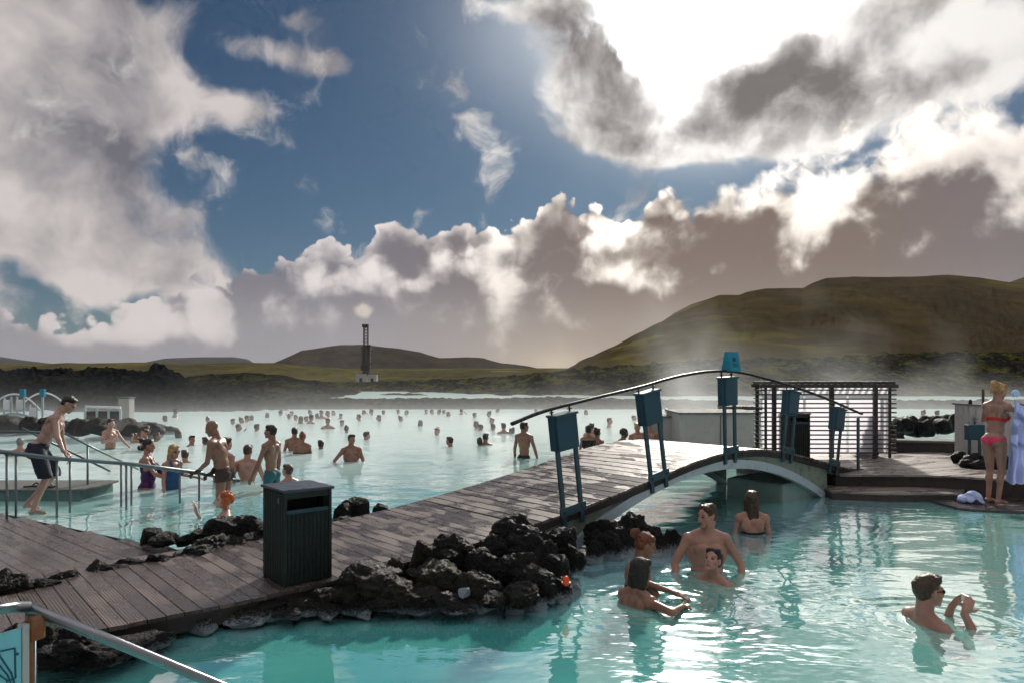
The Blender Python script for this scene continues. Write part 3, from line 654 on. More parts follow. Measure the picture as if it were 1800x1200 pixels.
# ---------------------------------------------------------------- litter bins
def make_bin(name, label, loc, rz, L=.415, D=.44, H=.79):
    t = thing(name, label, 'bin', loc, rz)
    # local x along the front, y to the back; near corner is the origin
    bm = bmesh.new(); bx(bm, (L/2, D/2, .04), (L - .02, D - .02, .06)); b = bm_obj('plinth', bm, MAT['bin_inside'], t)
    bm = bmesh.new(); bx(bm, (L/2, D/2, .05 + (H - .23) / 2), (L - .05, D - .05, H - .23)); bm_obj('liner', bm, MAT['bin_inside'], t)
    def ribs(p, q, z0, z1, nx, n):
        p = Vector(p); q = Vector(q); d = (q - p).normalized(); bm = bmesh.new(); L_ = (q - p).length; nn = Vector(nx)
        k = n * 4; pts = []
        for i in range(k + 1):
            o = (0, .012, .012, 0)[i % 4]; pts.append(p + d * (L_ * i / k) + nn * o)
        for a, b_ in zip(pts, pts[1:]):
            vs4 = [bm.verts.new((a.x, a.y, z0)), bm.verts.new((b_.x, b_.y, z0)), bm.verts.new((b_.x, b_.y, z1)), bm.verts.new((a.x, a.y, z1))]; bm.faces.new(vs4)
        bmesh.ops.remove_doubles(bm, verts=bm.verts, dist=1e-5)
        bmesh.ops.solidify(bm, geom=bm.faces, thickness=.004)
        return bm_obj('ribbed_panel', bm, MAT['bin_green'], t)
    ribs((.02, .008, 0), (L - .02, .008, 0), .03, H - .20, (0, -1, 0), 10)
    ribs((.008, D - .02, 0), (.008, .02, 0), .03, H - .03, (-1, 0, 0), 8)
    ribs((L - .008, .02, 0), (L - .008, D - .02, 0), .03, H - .03, (1, 0, 0), 8)
    ribs((L - .02, D - .008, 0), (.02, D - .008, 0), .03, H - .03, (0, 1, 0), 10)
    for (x, y) in ((.011, .011), (L - .011, .011), (.011, D - .011), (L - .011, D - .011)):
        bm = bmesh.new(); bx(bm, (x, y, H / 2), (.026, .026, H - .02), None, .003); bm_obj('corner_post', bm, MAT['bin_green'], t)
    bm = bmesh.new(); bx(bm, (L/2, .035, H - .185), (L - .05, .07, .035), Euler((R(-12), 0, 0)), .004); bm_obj('chute_lip', bm, MAT['bin_teal'], t)
    bm = bmesh.new(); bx(bm, (L/2, .22, H - .11), (L - .06, .01, .16)); bm_obj('chute', bm, MAT['bin_inside'], t)
    bm = bmesh.new(); bx(bm, (L/2, .012, H - .045), (L - .05, .012, .05)); bm_obj('chute_frame', bm, MAT['bin_green'], t)
    bm = bmesh.new(); bx(bm, (L/2, D/2, H - .005), (L + .035, D + .035, .024), Euler((0, R(0.6), 0)), .005); bm_obj('lid', bm, MAT['bin_lid'], t)
    bm = bmesh.new(); bx(bm, (-.008, .10, H - .09), (.008, .022, .05), None, .002); bx(bm, (-.014, .10, H - .085), (.010, .010, .014)); bm_obj('lock', bm, MAT['steel'], t)
    return t
c0 = on(500, 1034, .2)
make_bin('litter_bin', 'large dark green ribbed litter bin with grey lid standing on the boardwalk', (c0.x, c0.y, .2), ANG)
c1 = on(1421, 818, .33)
make_bin('litter_bin', 'small dark litter bin behind the bridge end, in front of the slatted screen', (c1.x, c1.y + .9, .33), R(8), .42, .4, .86)

# ---------------------------------------------------------------- lower deck and steps on the left
def plank_poly(name, origin, ux, uy, L, n, pitch, z, mat, parent=None, seed=3, th=.035, fn=None):
    """n planks of length L: local x along a plank from origin, local y across"""
    rnd = random.Random(seed); bm = bmesh.new(); vals = []
    ux = Vector(ux).normalized(); uy = Vector(uy).normalized()
    M = Matrix.Translation(origin) @ Matrix(((ux.x, uy.x, 0, 0), (ux.y, uy.y, 0, 0), (0, 0, 1, 0), (0, 0, 0, 1)))
    for k in range(n):
        y0 = k * pitch + .003; y1 = (k + 1) * pitch - .003; zz = z + rnd.uniform(-.002, .002); x0, x1 = (0, L) if fn is None else fn(y0)
        vs_ = [bm.verts.new(q) for q in ((x0, y0, zz), (x1, y0, zz), (x1, y1, zz), (x0, y1, zz), (x0, y0, zz - th), (x1, y0, zz - th), (x1, y1, zz - th), (x0, y1, zz - th))]
        v = rnd.random(); v = v if v > .75 else v * .3
        for f in ((0, 1, 2, 3), (7, 6, 5, 4), (0, 4, 5, 1), (1, 5, 6, 2), (2, 6, 7, 3), (3, 7, 4, 0)):
            bm.faces.new([vs_[i] for i in f]); vals.append(v)
    bmesh.ops.recalc_face_normals(bm, faces=bm.faces)
    o = bm_obj(name, bm, MAT[mat], parent); plank_attr(o, vals); o.matrix_local = M; return o
e0 = on(340, 969, .07); e1 = on(0, 899, .07); ex = (e1 - e0); ex.z = 0; ex.normalize()
eo = e0 - ex * 0.35
ey = Vector((-ex.y, ex.x, 0)); ey = ey if ey.y < 0 else -ey
# planks slant towards the viewer like those in the photo, so they run out from the water edge
pd = (on(270, 975, .07) - on(150, 930, .07)); pd.z = 0; pd.normalize()
ld = thing('lower_deck', 'dark wet lower deck sloping into the pool on the left behind the lava rocks', 'deck', (eo.x, eo.y, 0))
fn_ = lambda y: (0, 5.2)
nrm = Vector((-pd.y, pd.x, 0)); nrm = nrm if nrm.x < 0 else -nrm
step = abs(ex.dot(nrm)); al = ex.dot(pd)
o = plank_poly('decking', (eo.x, eo.y, 0), pd, nrm, 5, 78, .125, .07, 'wet_deck', None, 5, .03, lambda y: (y * al / step, max(y * al / step + .05, (WID + .12 - PER.dot(eo - NB) - y * PER.dot(nrm)) / PER.dot(pd))))
under(ld, o)
bm = bmesh.new(); q0 = eo; q1 = eo + ex * 9; tube(bm, [Vector((q0.x, q0.y, .0)), Vector((q1.x, q1.y, .0))], .05, 4); under(ld, bm_obj('edge_board', bm, MAT['dark_timber']))

st = on(143, 880, 0)
bs = thing('underwater_bench', 'low grey concrete ledge just above the water left of the ramp railings', 'ledge', (st.x - 1.8, st.y + .5, 0))
bm = bmesh.new(); bx(bm, (st.x - 3.2, st.y + .45, 0), (6.4, .9, .30), None, .01); under(bs, bm_obj('ledge_body', bm, MAT['teal_concrete']))
bm = bmesh.new(); bx(bm, (st.x - 3.17, st.y + .44, .17), (6.5, .97, .035), None, .008); under(bs, bm_obj('ledge_top', bm, MAT['concrete']))
def flipflop(x, y, rz):
    t = thing('flip_flop', 'black flip-flop lying on the grey ledge behind the man in shorts', 'sandal', (x, y, .188), rz, 'flip-flops on the ledge')
    bm = bmesh.new()
    sh = [(-.13, .03), (-.11, .04), (0, .036), (.08, .05), (.13, .035), (.14, 0), (.13, -.035), (.08, -.05), (0, -.036), (-.11, -.04), (-.13, -.03)]
    f = bm.faces.new([bm.verts.new((a, b, .012)) for a, b in sh]); g = bmesh.ops.extrude_face_region(bm, geom=[f])
    for v in g['geom']:
        if isinstance(v, bmesh.types.BMVert): v.co.z += .02
    bm_obj('sole', bm, MAT['black_rubber'], t)
    bm = bmesh.new(); tube(bm, catmull([(-.02, .045, .02), (.03, .035, .07), (.09, 0, .035)], 4), .007, 6); tube(bm, catmull([(-.02, -.045, .02), (.03, -.035, .07), (.09, 0, .035)], 4), .007, 6)
    bm_obj('strap', bm, MAT['black_rubber'], t); return t
f0 = on(50, 858, .19); flipflop(f0.x, f0.y + .12, R(20)); f0 = on(78, 858, .19); flipflop(f0.x, f0.y + .1, R(160)).__setitem__('label', 'black flip-flop lying on the grey ledge behind the man in shorts')

# ramp railings on the left
def railing(name, label, path, posts, r=.022, mid=None, mat='dull_steel', pr=.016, group=None):
    t = thing(name, label, 'railing', (posts[0][0].x, posts[0][0].y, 0), 0, group)
    bm = bmesh.new(); tube(bm, path, r, 10); under(t, bm_obj('top_rail', bm, MAT[mat], None, True))
    if mid: bm = bmesh.new(); tube(bm, mid, r * .9, 10); under(t, bm_obj('lower_rail', bm, MAT[mat], None, True))
    for b, top in posts:
        bm = bmesh.new(); tube(bm, [Vector((b.x, b.y, b.z - .4)), Vector((b.x, b.y, top))], pr, 8); 
        bx(bm, (b.x, b.y, top + .004), (.035, .035, .02)); under(t, bm_obj('post', bm, MAT[mat], None, True))
    return t
RA = [(-7.35, 8.65, 1.20), (-6.57, 9.49, .94), (-6.12, 9.94, .80), (-5.5, 10.57, .655), (-4.78, 11.3, .42), (-4.33, 11.75, .235)]
def rz_at(px, path=RA):                     # where the rail passes behind a photo column
    for a, b in zip(path, path[1:]):
        u0 = a[0] / a[1]; u1 = b[0] / b[1]; u = (px - 900) / F
        if (u0 - u) * (u1 - u) <= 0:
            t = (u * a[1] - a[0]) / ((b[0] - a[0]) - u * (b[1] - a[1])); return Vector(a).lerp(Vector(b), t)
    return Vector(path[0])
pa = [rz_at(px) for px in (12, 100, 222, 316, 350)]
railing('ramp_railing', 'nearest sloping steel handrail of the ramp going down into the left pool', RA, [(Vector((p.x, p.y, 0)), p.z - .03) for p in pa], .026)
RB = [(x - .10, y + .38, z - .045) for x, y, z in RA[:-1]] 
pb = [rz_at(px, RB) for px in (28, 123, 213, 231)]
railing('ramp_railing', 'second sloping steel handrail close behind the nearest ramp rail', RB, [(Vector((p.x, p.y, 0)), p.z - .03) for p in pb], .020)
far1 = [at(-60, 757, 11.0), at(42, 758, 11.0), at(112, 760, 11.05), at(175, 792, 12.0), at(243, 824, 12.9)]
railing('ramp_railing', 'far bent handrail of the ramp rising above the pool behind the other rails', far1, [(Vector((at(154, 0, 11.7).x, 11.7, 0)), 1.95 - (779 - 655) * 11.7 / F)], .017)
far2 = [at(40, 752, 10.9), at(75, 770, 11.25), at(193, 827, 12.2)]
railing('ramp_railing', 'short sloping rail ending over the water behind the man in dark shorts', far2, [(Vector((at(80, 0, 11.3).x, 11.3, 0)), 1.95 - (773 - 655) * 11.3 / F)], .017)

# foreground handrail and the notice
k0 = at(-60, 1078, 2.2); k1 = at(20, 1066, 2.42); k2 = at(50, 1066, 2.5); k3 = at(210, 1131, 2.62); k4 = at(395, 1208, 2.75); k5 = at(520, 1262, 2.85)
t = thing('handrail', 'polished steel handrail bent at the lower left corner and slanting down to the water', 'handrail', (k2.x, k2.y, 0))
bm = bmesh.new(); tube(bm, [k0, k1, k2], .0185, 16); tube(bm, [k2 - (k2 - k1).normalized() * .004, k3, k4, k5], .0185, 16); under(t, bm_obj('rail_tube', bm, MAT['steel'], None, True))
bm = bmesh.new(); tube(bm, [k2 + Vector((.004, .005, -.01)), Vector((k2.x + .004, k2.y + .005, .0))], .016, 12); under(t, bm_obj('post', bm, MAT['dull_steel'], None, True))
sp_ = at(0, 1150, 2.36)
t = thing('warning_sign', 'pale blue notice with a diving pictogram below the bent steel handrail', 'sign', sp_)
a_ = at(-95, 1078, 2.25); b_ = at(36, 1102, 2.45)
dx = (Vector((b_.x, b_.y, 0)) - Vector((a_.x, a_.y, 0))); wdt = dx.length; dx.normalize(); nx_ = Vector((dx.y, -dx.x, 0))
Mx = Matrix(((dx.x, nx_.x, 0, 0), (dx.y, nx_.y, 0, 0), (0, 0, 1, 0), (0, 0, 0, 1)))
Ms = Matrix.Translation(Vector((b_.x, b_.y, b_.z))) @ Mx        # local x along, y out towards the viewer, z up; origin top right corner
def sbx(name, c, s, mat, bev=.0, rot=None):
    bm = bmesh.new(); bx(bm, c, s, rot, bev); bm.transform(Ms); return under(t, bm_obj(name, bm, MAT[mat]))
mk('sign_blue', m_paint((0.20, 0.52, 0.60), 0.3, 0, .25, (.12, .36, .42))); mk('sign_ink', m_paint((0.02, 0.09, 0.16), .5, 0, .1)); mk('rust', m_paint((0.20, 0.055, 0.015), .7, 0, .5, (.35, .25, .2)))
HS = .46
sbx('sign_panel', (-wdt/2, 0, -HS/2), (wdt, .012, HS), 'sign_blue', .003)
sbx('side_frame', (.012, -.004, -HS/2 + .008), (.022, .03, HS), 'shed_board', .003)
sbx('rusty_edge', (.031, -.006, -HS/2 + .012), (.014, .026, HS), 'rust', .003)
sbx('clamp', (.052, .0, -.015), (.05, .03, .085), 'rust', .008)
sbx('clamp', (.075, .0, -.0), (.035, .025, .04), 'dull_steel', .006)
bm = bmesh.new()
def stroke(p, q, r=.0028):
    tube(bm, [Vector((p[0], .0075, p[1])), Vector((q[0], .0075, q[1]))], r, 6)
for p, q in (((-.090, -.052), (-.022, -.060)), ((-.022, -.060), (-.020, -.158)), ((-.090, -.068), (-.045, -.140)), ((-.074, -.060), (-.032, -.140)), ((-.045, -.140), (-.028, -.190)), ((-.036, -.130), (-.020, -.187)), ((-.028, -.190), (-.020, -.187)),
             ((-.075, -.125), (-.045, -.158)), ((-.050, -.160), (-.020, -.158)), ((-.160, -.052), (-.090, -.052)), ((-.160, -.17), (-.075, -.125))): stroke(p, q)
ell(bm, (-.014, .0075, -.082), (.005, .003, .005), None, 2)
bm.transform(Ms); under(t, bm_obj('pictogram', bm, MAT['sign_ink'], None, True))
def text_mesh(body, size, M, mat, depth=.0015):
    cu = bpy.data.curves.new('t', 'FONT'); cu.body = body; cu.size = size; cu.extrude = depth; cu.align_x = 'RIGHT'
    ob = bpy.data.objects.new('t', cu); C.objects.link(ob)
    dg = bpy.context.evaluated_depsgraph_get(); me = bpy.data.meshes.new_from_object(ob.evaluated_get(dg))
    bpy.data.objects.remove(ob); me.transform(M); o = mesh_obj('lettering', me, None, MAT[mat]); return o
Mt = Ms @ Matrix.Translation((-.024, .0075, -.222)) @ Matrix.Rotation(R(90), 4, 'X')
Mt = Ms @ Matrix(((1, 0, 0, -.024), (0, 0, 1, .0075), (0, 1, 0, -.222), (0, 0, 0, 1)))
under(t, text_mesh('No diving', .034, Mt, 'sign_ink'))
# ---------------------------------------------------------------- lava rocks
def rock_mesh(seed, sub=4, jag=1.0):
    bm = bmesh.new(); bmesh.ops.create_icosphere(bm, subdivisions=sub, radius=1)
    o = Vector((seed * 3.7, seed * 1.3, seed * 7.1))
    rp_ = random.Random(seed); planes = []
    for _ in range(15):
        n_ = Vector((rp_.gauss(0, 1), rp_.gauss(0, 1), rp_.gauss(0, .8))).normalized(); planes.append((n_, rp_.uniform(.50, .88)))
    for v in bm.verts:
        d = v.co.normalized(); n1 = noise.fractal(d * 1.1 + o, .8, 2.0, 3); vc = noise.voronoi(d * 1.9 + o)[0]
        n2 = noise.noise(d * 7 + o) ; n3 = noise.noise(d * 17 + o)
        c2 = noise.voronoi(d * 4.5 + o)[0]
        r = 1 + .30 * n1 * jag - .22 * (vc[0] - .35) - .07 * (c2[0] - .3)
        v.co = d * r
        for n_, k_ in planes:
            q_ = v.co.dot(n_) - k_
            if q_ > 0: v.co -= n_ * q_ * .88
        v.co += d * (.075 * noise.noise(d * 5 + o) + .070 * noise.noise(d * 10 + o) + .040 * noise.noise(d * 23 + o))
        if v.co.z < -.45: v.co.z = -.45 + (v.co.z + .45) * .3
    ex_ = max(max(abs(v.co.x), abs(v.co.y)) for v in bm.verts) ** .5 * (sum(math.hypot(v.co.x, v.co.y) for v in bm.verts) / len(bm.verts) / .72) ** .5; ez_ = max(v.co.z for v in bm.verts)
    for v in bm.verts: v.co.x /= ex_; v.co.y /= ex_; v.co.z /= ez_
    me = bpy.data.meshes.new('lava_rock'); bm.to_mesh(me); bm.free(); me.materials.append(MAT['lava_rock'])
    me.polygons.foreach_set('use_smooth', [True] * len(me.polygons)); return me
NEAR = [rock_mesh(i + 1, 5) for i in range(7)]; FARR = [rock_mesh(i + 21, 3) for i in range(4)]
rr = random.Random(12)
def rock(px, ptop, w, h, Y, lab, grp, pool=None, sy=1.0, lift=0.0):
    pool = pool or NEAR; k0 = 0.94 if Y < 10 else 1.0; rx = w / 2 / F * Y * .98 * k0; rz = h / F * Y * .62 * k0
    top = HC + (HY - ptop) / F * Y
    o = bpy.data.objects.new('lava_rock', rr.choice(pool)); C.objects.link(o)
    k = rr.uniform(0, 6.28); o.rotation_euler = (rr.uniform(-.25, .25), rr.uniform(-.25, .25), k)
    o.scale = (rx, rx * sy * rr.uniform(.85, 1.15), max(rz, rx * .45)); o.location = ((px - 900) / F * Y, Y, top - max(rz, rx * .45) * .93)
    return tag(o, lab, 'rock', grp)
G1 = ('black lava rock in the row along the pool side of the boardwalk and bridge foot', 'lava rocks on the pool side of the boardwalk')
for a in [(430, 1062, 90, 40, 5.72), (475, 1052, 80, 40, 5.85), (540, 1050, 90, 34, 5.9), (600, 1038, 80, 40, 6.0), (575, 1058, 60, 26, 5.8), (355, 1082, 80, 30, 5.55), (505, 1068, 60, 22, 5.7),
          (655, 992, 140, 75, 6.12), (625, 1035, 90, 40, 5.95), (745, 950, 75, 70, 6.55), (700, 1015, 110, 60, 6.0), (790, 938, 105, 80, 6.72), (770, 985, 130, 90, 6.25), (835, 962, 95, 80, 6.55), (850, 1000, 110, 75, 6.15),
          (745, 1035, 90, 38, 5.93), (800, 1042, 90, 34, 5.88), (900, 904, 105, 95, 7.12), (868, 940, 70, 70, 6.85), (925, 925, 95, 90, 6.95), (905, 965, 110, 80, 6.5), (955, 950, 80, 80, 6.85), (950, 998, 100, 62, 6.25), (915, 1022, 100, 45, 6.0),
          (985, 1012, 52, 55, 6.32), (985, 925, 85, 75, 7.35), (1010, 955, 55, 55, 7.1), (975, 975, 70, 50, 6.7), (870, 1040, 70, 28, 5.85), (1060, 912, 75, 90, 7.95), (1125, 899, 88, 105, 8.2), (1090, 915, 80, 80, 8.0), (1105, 902, 90, 90, 8.15), (1070, 930, 90, 60, 7.85), (1140, 925, 70, 70, 8.05), (1182, 930, 50, 50, 8.1), (1150, 940, 60, 50, 7.9), (1045, 950, 50, 50, 7.6),
          (820, 1010, 60, 60, 6.05), (675, 1048, 70, 24, 5.85)]:
    rock(*a, *G1)
rs_ = random.Random(77); top_ = [(440, 1062), (520, 1050), (600, 1035), (650, 995), (720, 975), (770, 945), (800, 945), (850, 955), (900, 910), (950, 930), (1000, 965), (1015, 1010)]
for i in range(46):
    px = rs_.uniform(560, 1015); t_ = interp(top_, px); v_ = rs_.random(); py = t_ + (1052 - t_) * v_
    Yn = interp([(560, 6.05), (700, 6.5), (800, 6.85), (900, 7.3), (1015, 7.4)], px); Yf = interp([(560, 5.9), (800, 5.95), (1015, 6.3)], px)
    rock(px, py - 8, rs_.uniform(22, 52), rs_.uniform(22, 44), Yn + (Yf - Yn) * v_ - .10, *G1)
G1b = ('black lava rock beside the pale blue notice and bent steel handrail', 'lava rocks beside the notice')
for a in [(75, 1092, 70, 80, 4.7), (125, 1098, 90, 60, 4.85), (105, 1120, 120, 55, 4.65), (200, 1118, 130, 30, 4.9), (255, 1110, 110, 26, 5.15), (165, 1140, 90, 26, 4.7), (42, 1125, 40, 70, 4.3), (46, 1160, 40, 60, 4.1), (25, 1095, 60, 80, 4.7)]:
    rock(*a, *G1b)
G2 = ('black lava rock in the row between the boardwalk and the left pool', 'lava rocks between the boardwalk and the left pool')
for a in [(5, 1003, 80, 50, 6.45), (40, 1012, 60, 35, 6.5), (75, 1016, 60, 24, 6.6), (108, 1006, 70, 34, 6.75), (135, 1010, 40, 22, 6.85), (168, 988, 60, 36, 6.95), (200, 990, 70, 34, 7.0), (240, 980, 60, 34, 7.1), (278, 972, 55, 32, 7.22), (300, 980, 50, 24, 7.2),
          (345, 955, 90, 42, 7.5), (372, 940, 80, 46, 7.65), (410, 945, 85, 44, 7.7), (395, 908, 85, 46, 8.0), (440, 906, 80, 55, 8.05), (265, 927, 50, 26, 8.1), (300, 934, 55, 24, 8.05), (330, 936, 45, 22, 7.95), (352, 930, 50, 26, 7.95), (450, 935, 70, 44, 7.8),
          (480, 915, 80, 60, 7.95), (520, 905, 90, 60, 8.3), (560, 900, 70, 50, 8.55), (602, 882, 46, 44, 8.85), (630, 874, 52, 48, 9.05), (668, 884, 44, 36, 9.3), (650, 902, 60, 30, 9.0), (608, 908, 60, 34, 8.65), (575, 915, 50, 30, 8.45), (318, 968, 50, 26, 7.35), (285, 940, 50, 18, 7.85)]:
    if a[0] < 430 and a[1] > 938: a = (a[0], a[1], a[2] * 1.1, a[3] * 1.15, a[4] - .52 * (1 - a[0] / 520))
    rock(*a, *G2)
G3 = ('dark lava rock of the low islet behind the ramp railings', 'lava rocks of the left islet')
for i in range(26):
    px = -60 + i * 14 + rr.uniform(-5, 5); Yr = rr.uniform(21.5, 25.5)
    rock(px, interp([(-60, 728), (60, 733), (120, 735), (200, 735), (250, 738), (280, 742), (300, 750)], px) + rr.uniform(-2, 6), rr.uniform(36, 62), 30, Yr, *G3, FARR, 1.2)
G4 = ('hazy dark lava rock of the islet between the slatted screen and the plank shed', 'lava rocks of the right islet')
for i in range(13):
    px = 1570 + i * 9 + rr.uniform(-4, 4)
    rock(px, interp([(1570, 745), (1590, 735), (1620, 728), (1660, 728), (1685, 722)], px) + rr.uniform(-3, 8), rr.uniform(26, 40), 30, rr.uniform(18.0, 19.5), *G4, FARR, 1.2)
G5 = ('dark rock piled against the foot of the pale plank shed', 'rocks at the foot of the shed')
for a in [(1688, 792, 34, 26, 13.4), (1712, 798, 40, 24, 13.0), (1740, 800, 44, 26, 12.9), (1765, 800, 40, 26, 12.9), (1790, 800, 40, 26, 12.9), (1725, 808, 50, 20, 12.6), (1700, 806, 34, 18, 12.8), (1755, 810, 50, 20, 12.6), (1810, 803, 50, 26, 12.8)]:
    rock(*a, *G5, FARR)
# pale encrusted stones at the waterline
G6 = ('small pale silica-crusted stone lying among the black lava rocks at the waterline', 'silica-crusted stones')
rock_w = []
for a in [(815, 1032, 30, 18, 5.9)]:
    o = rock(*a, G6[0], None); me = o.data.copy(); me.materials.clear(); me.materials.append(MAT['white_silica']); o.data = me; o.name = 'crusted_stone'
t_ = at(995, 1019, 6.22)
om = thing('orange_marker', 'small orange cap on the outermost black lava rock beside the two women', 'cap', t_)
bm = bmesh.new(); cap(bm, (0, 0, -.02), (0, 0, .012), .030, .026, 14, 3); bm_obj('cap_body', bm, MAT['orange_plastic'], om, True)
bm = bmesh.new(); bx(bm, (0, 0, -.018), (.075, .06, .008), None, .003); bm_obj('cap_rim', bm, MAT['orange_plastic'], om)
# ---------------------------------------------------------------- right-hand decks
def slab(name, label, cat, pts, z0, z1, mat, topmat=None, lip=0.0):
    c = sum((Vector(p) for p in pts), Vector((0, 0))) / len(pts)
    t = thing(name, label, cat, (c.x, c.y, 0)); bm = bmesh.new()
    v0 = [bm.verts.new((p[0] - c.x, p[1] - c.y, z0)) for p in pts]; v1 = [bm.verts.new((p[0] - c.x, p[1] - c.y, z1)) for p in pts]; n = len(pts)
    bm.faces.new(v1); bm.faces.new(v0[::-1])
    for i in range(n): bm.faces.new((v0[i], v0[(i+1) % n], v1[(i+1) % n], v1[i]))
    bmesh.ops.recalc_face_normals(bm, faces=bm.faces); bm_obj('slab_body', bm, MAT[mat], t); return t, c
def xy(px, py, z): p = on(px, py, z); return (p.x, p.y)
def poly_planks(parent, c, pts, z, pitch, ang, mat, seed=2, th=.03):
    """fill a polygon with planks running along ang, clipped to it"""
    rnd = random.Random(seed); ux = Vector((math.cos(ang), math.sin(ang))); uy = Vector((-ux.y, ux.x)); P = [Vector(p) - c for p in pts]
    loc = [(p.dot(ux), p.dot(uy)) for p in P]; lo = min(q[1] for q in loc); hi = max(q[1] for q in loc)
    bm = bmesh.new(); vals = []
    def span(y):
        xs = []
        for i in range(len(loc)):
            (x0, y0), (x1, y1) = loc[i], loc[(i + 1) % len(loc)]
            if (y0 - y) * (y1 - y) < 0: xs.append(x0 + (x1 - x0) * (y - y0) / (y1 - y0))
        return (min(xs), max(xs)) if len(xs) >= 2 else None
    y = lo + .001
    while y + pitch < hi:
        a = span(y + .003); b = span(y + pitch - .003)
        if a and b:
            q = [(a[0], y + .003), (a[1], y + .003), (b[1], y + pitch - .003), (b[0], y + pitch - .003)]; zz = z + rnd.uniform(-.002, .002)
            vs_ = [bm.verts.new((x, yy, zz)) for x, yy in q] + [bm.verts.new((x, yy, zz - th)) for x, yy in q]; v = rnd.random(); v = v if v > .75 else v * .3
            for f in ((0, 1, 2, 3), (7, 6, 5, 4), (0, 4, 5, 1), (1, 5, 6, 2), (2, 6, 7, 3), (3, 7, 4, 0)): bm.faces.new([vs_[i] for i in f]); vals.append(v)
        y += pitch
    bmesh.ops.recalc_face_normals(bm, faces=bm.faces)
    o = bm_obj('decking', bm, MAT[mat], parent); plank_attr(o, vals); o.rotation_euler = (0, 0, ang); return o
e = W(6.9, 0, 0); f = W(6.9, WID, 0)
UP = [(W(6.0, -.05, 0).x, W(6.0, -.05, 0).y), xy(1640, 834, .33), xy(1840, 845, .33), (13.5, 11.4), (13.5, 14.6), xy(1700, 790, .33), xy(1575, 803, .33), xy(1580, 776, .33), xy(1470, 782, .33), (f.x - .2, f.y + .6)]
UPb = [(W(6.0, .0, 0).x, W(6.0, .0, 0).y + .06)] + [(a, b + .03) for a, b in UP[1:-1]] + [UP[-1]]
t, c = slab('upper_deck', 'upper timber deck beyond the right end of the bridge, with dark front wall', 'deck', UPb, -.5, .285, 'dark_concrete')
poly_planks(t, c, UP, .326, .14, R(22), 'pale_deck', 8)
LO = [xy(1462, 862, .13), xy(1560, 866, .13), xy(1692, 866, .13), (xy(1692, 845, .13)[0], 12.3), (4.9, 12.6)]
t, c = slab('lower_step', 'low timber step at the waterline in front of the upper deck wall', 'step', LO, -.5, .09, 'dark_concrete')
poly_planks(t, c, LO, .128, .12, R(12), 'pale_deck', 11)
LW = [xy(1688, 893, .03), xy(1900, 904, .03), (12, 10.6), (12, 11.8), (xy(1688, 893, .03)[0] - .1, 11.9)]
t, c = slab('waterline_landing', 'wet landing level with the water under the woman with the robe', 'landing', LW, -.5, -.002, 'dark_concrete')
poly_planks(t, c, LW, .034, .13, R(5), 'wet_deck', 12)
# far kerb wall with pale coping right of the screen
a = at(1560, 0, 15.6); b = at(1690, 0, 15.2)
kw = thing('kerb_wall', 'brown kerb wall with pale coping between the slatted screen and the plank shed', 'wall', (a.x, a.y, 0))
bm = bmesh.new(); d = (b - a); d.z = 0; L_ = d.length; rot = Euler((0, 0, math.atan2(d.y, d.x)))
mid = (a + b) / 2; bx(bm, (mid.x, mid.y, .22), (L_ + .6, .3, .60), rot); under(kw, bm_obj('wall_body', bm, MAT['dark_concrete']))
bm = bmesh.new(); bx(bm, (mid.x, mid.y, .535), (L_ + .62, .36, .05), rot, .008); under(kw, bm_obj('coping', bm, MAT['concrete']))

# ---------------------------------------------------------------- slatted screen
mk('screen_wood', m_paint((0.050, 0.044, 0.042), 0.6))
def m_frost(nt, out):
    a = nt.node('ShaderNodeBsdfTransparent'); b = nt.node('ShaderNodeBsdfTranslucent'); m = nt.node('ShaderNodeMixShader'); nt.set(b.inputs[0], (.85, .84, .88, 1)); nt.set(a.inputs[0], (.9, .9, .92, 1))
    nt.set(m.inputs[0], .72); nt.l.new(a.outputs[0], m.inputs[1]); nt.l.new(b.outputs[0], m.inputs[2]); nt.l.new(m.outputs[0], out.inputs[0])
mk('frosted_glass', m_frost)
sx0 = at(1342, 0, 14.0).x; sx1 = at(1572, 0, 14.0).x; zt = HC + (HY - 675) / F * 14.0; zb = .34
sc_ = thing('slatted_screen', 'wooden windscreen with horizontal slats over frosted panels behind the bridge', 'screen', ((sx0 + sx1) / 2, 14.2, zb))
def sbar(name, c, s, mat='screen_wood', rot=None):
    bm = bmesh.new(); bx(bm, c, s, rot, min(s) * .12); return under(sc_, bm_obj(name, bm, MAT[mat]))
Wd = sx1 - sx0; D_ = .55; mx = (sx0 + sx1) / 2
for i in range(15):
    z = zb + .10 + i * (zt - .12 - zb) / 15
    sbar('slat', (mx, 14.0, z), (Wd + .08, .028, .026))
    sbar('slat', (sx0, 14.0 + D_ / 2, z - .004), (.028, D_, .022)); sbar('slat', (sx1, 14.0 + D_ / 2, z - .004), (.028, D_, .022))
for px in (1361, 1462, 1539):
    x = at(px, 0, 14.05).x; sbar('post', (x, 14.06, (zb + zt) / 2), (.075, .075, zt - zb))
for x in (sx0 + .06, sx1 - .06):
    sbar('post', (x, 14.0 + D_, (zb + zt) / 2), (.06, .06, zt - zb)); sbar('post', (x, 14.05, (zb + zt) / 2), (.04, .05, zt - zb))
sbar('top_beam', (mx, 14.0, zt - .03), (Wd + .14, .05, .07)); sbar('top_beam', (mx, 14.0 + D_, zt - .03), (Wd + .1, .05, .07))
for i in range(21):
    x = sx0 + Wd * i / 20; sbar('rafter', (x, 14.0 + D_ / 2, zt + .03), (.030, D_ + .06, .05))
for i in range(3):
    w3 = Wd / 3; sbar('frosted_panel', (sx0 + w3 * (i + .5), 14.13, (zb + zt) / 2 + .02), (w3 - .05, .012, zt - zb - .16), 'frosted_glass')
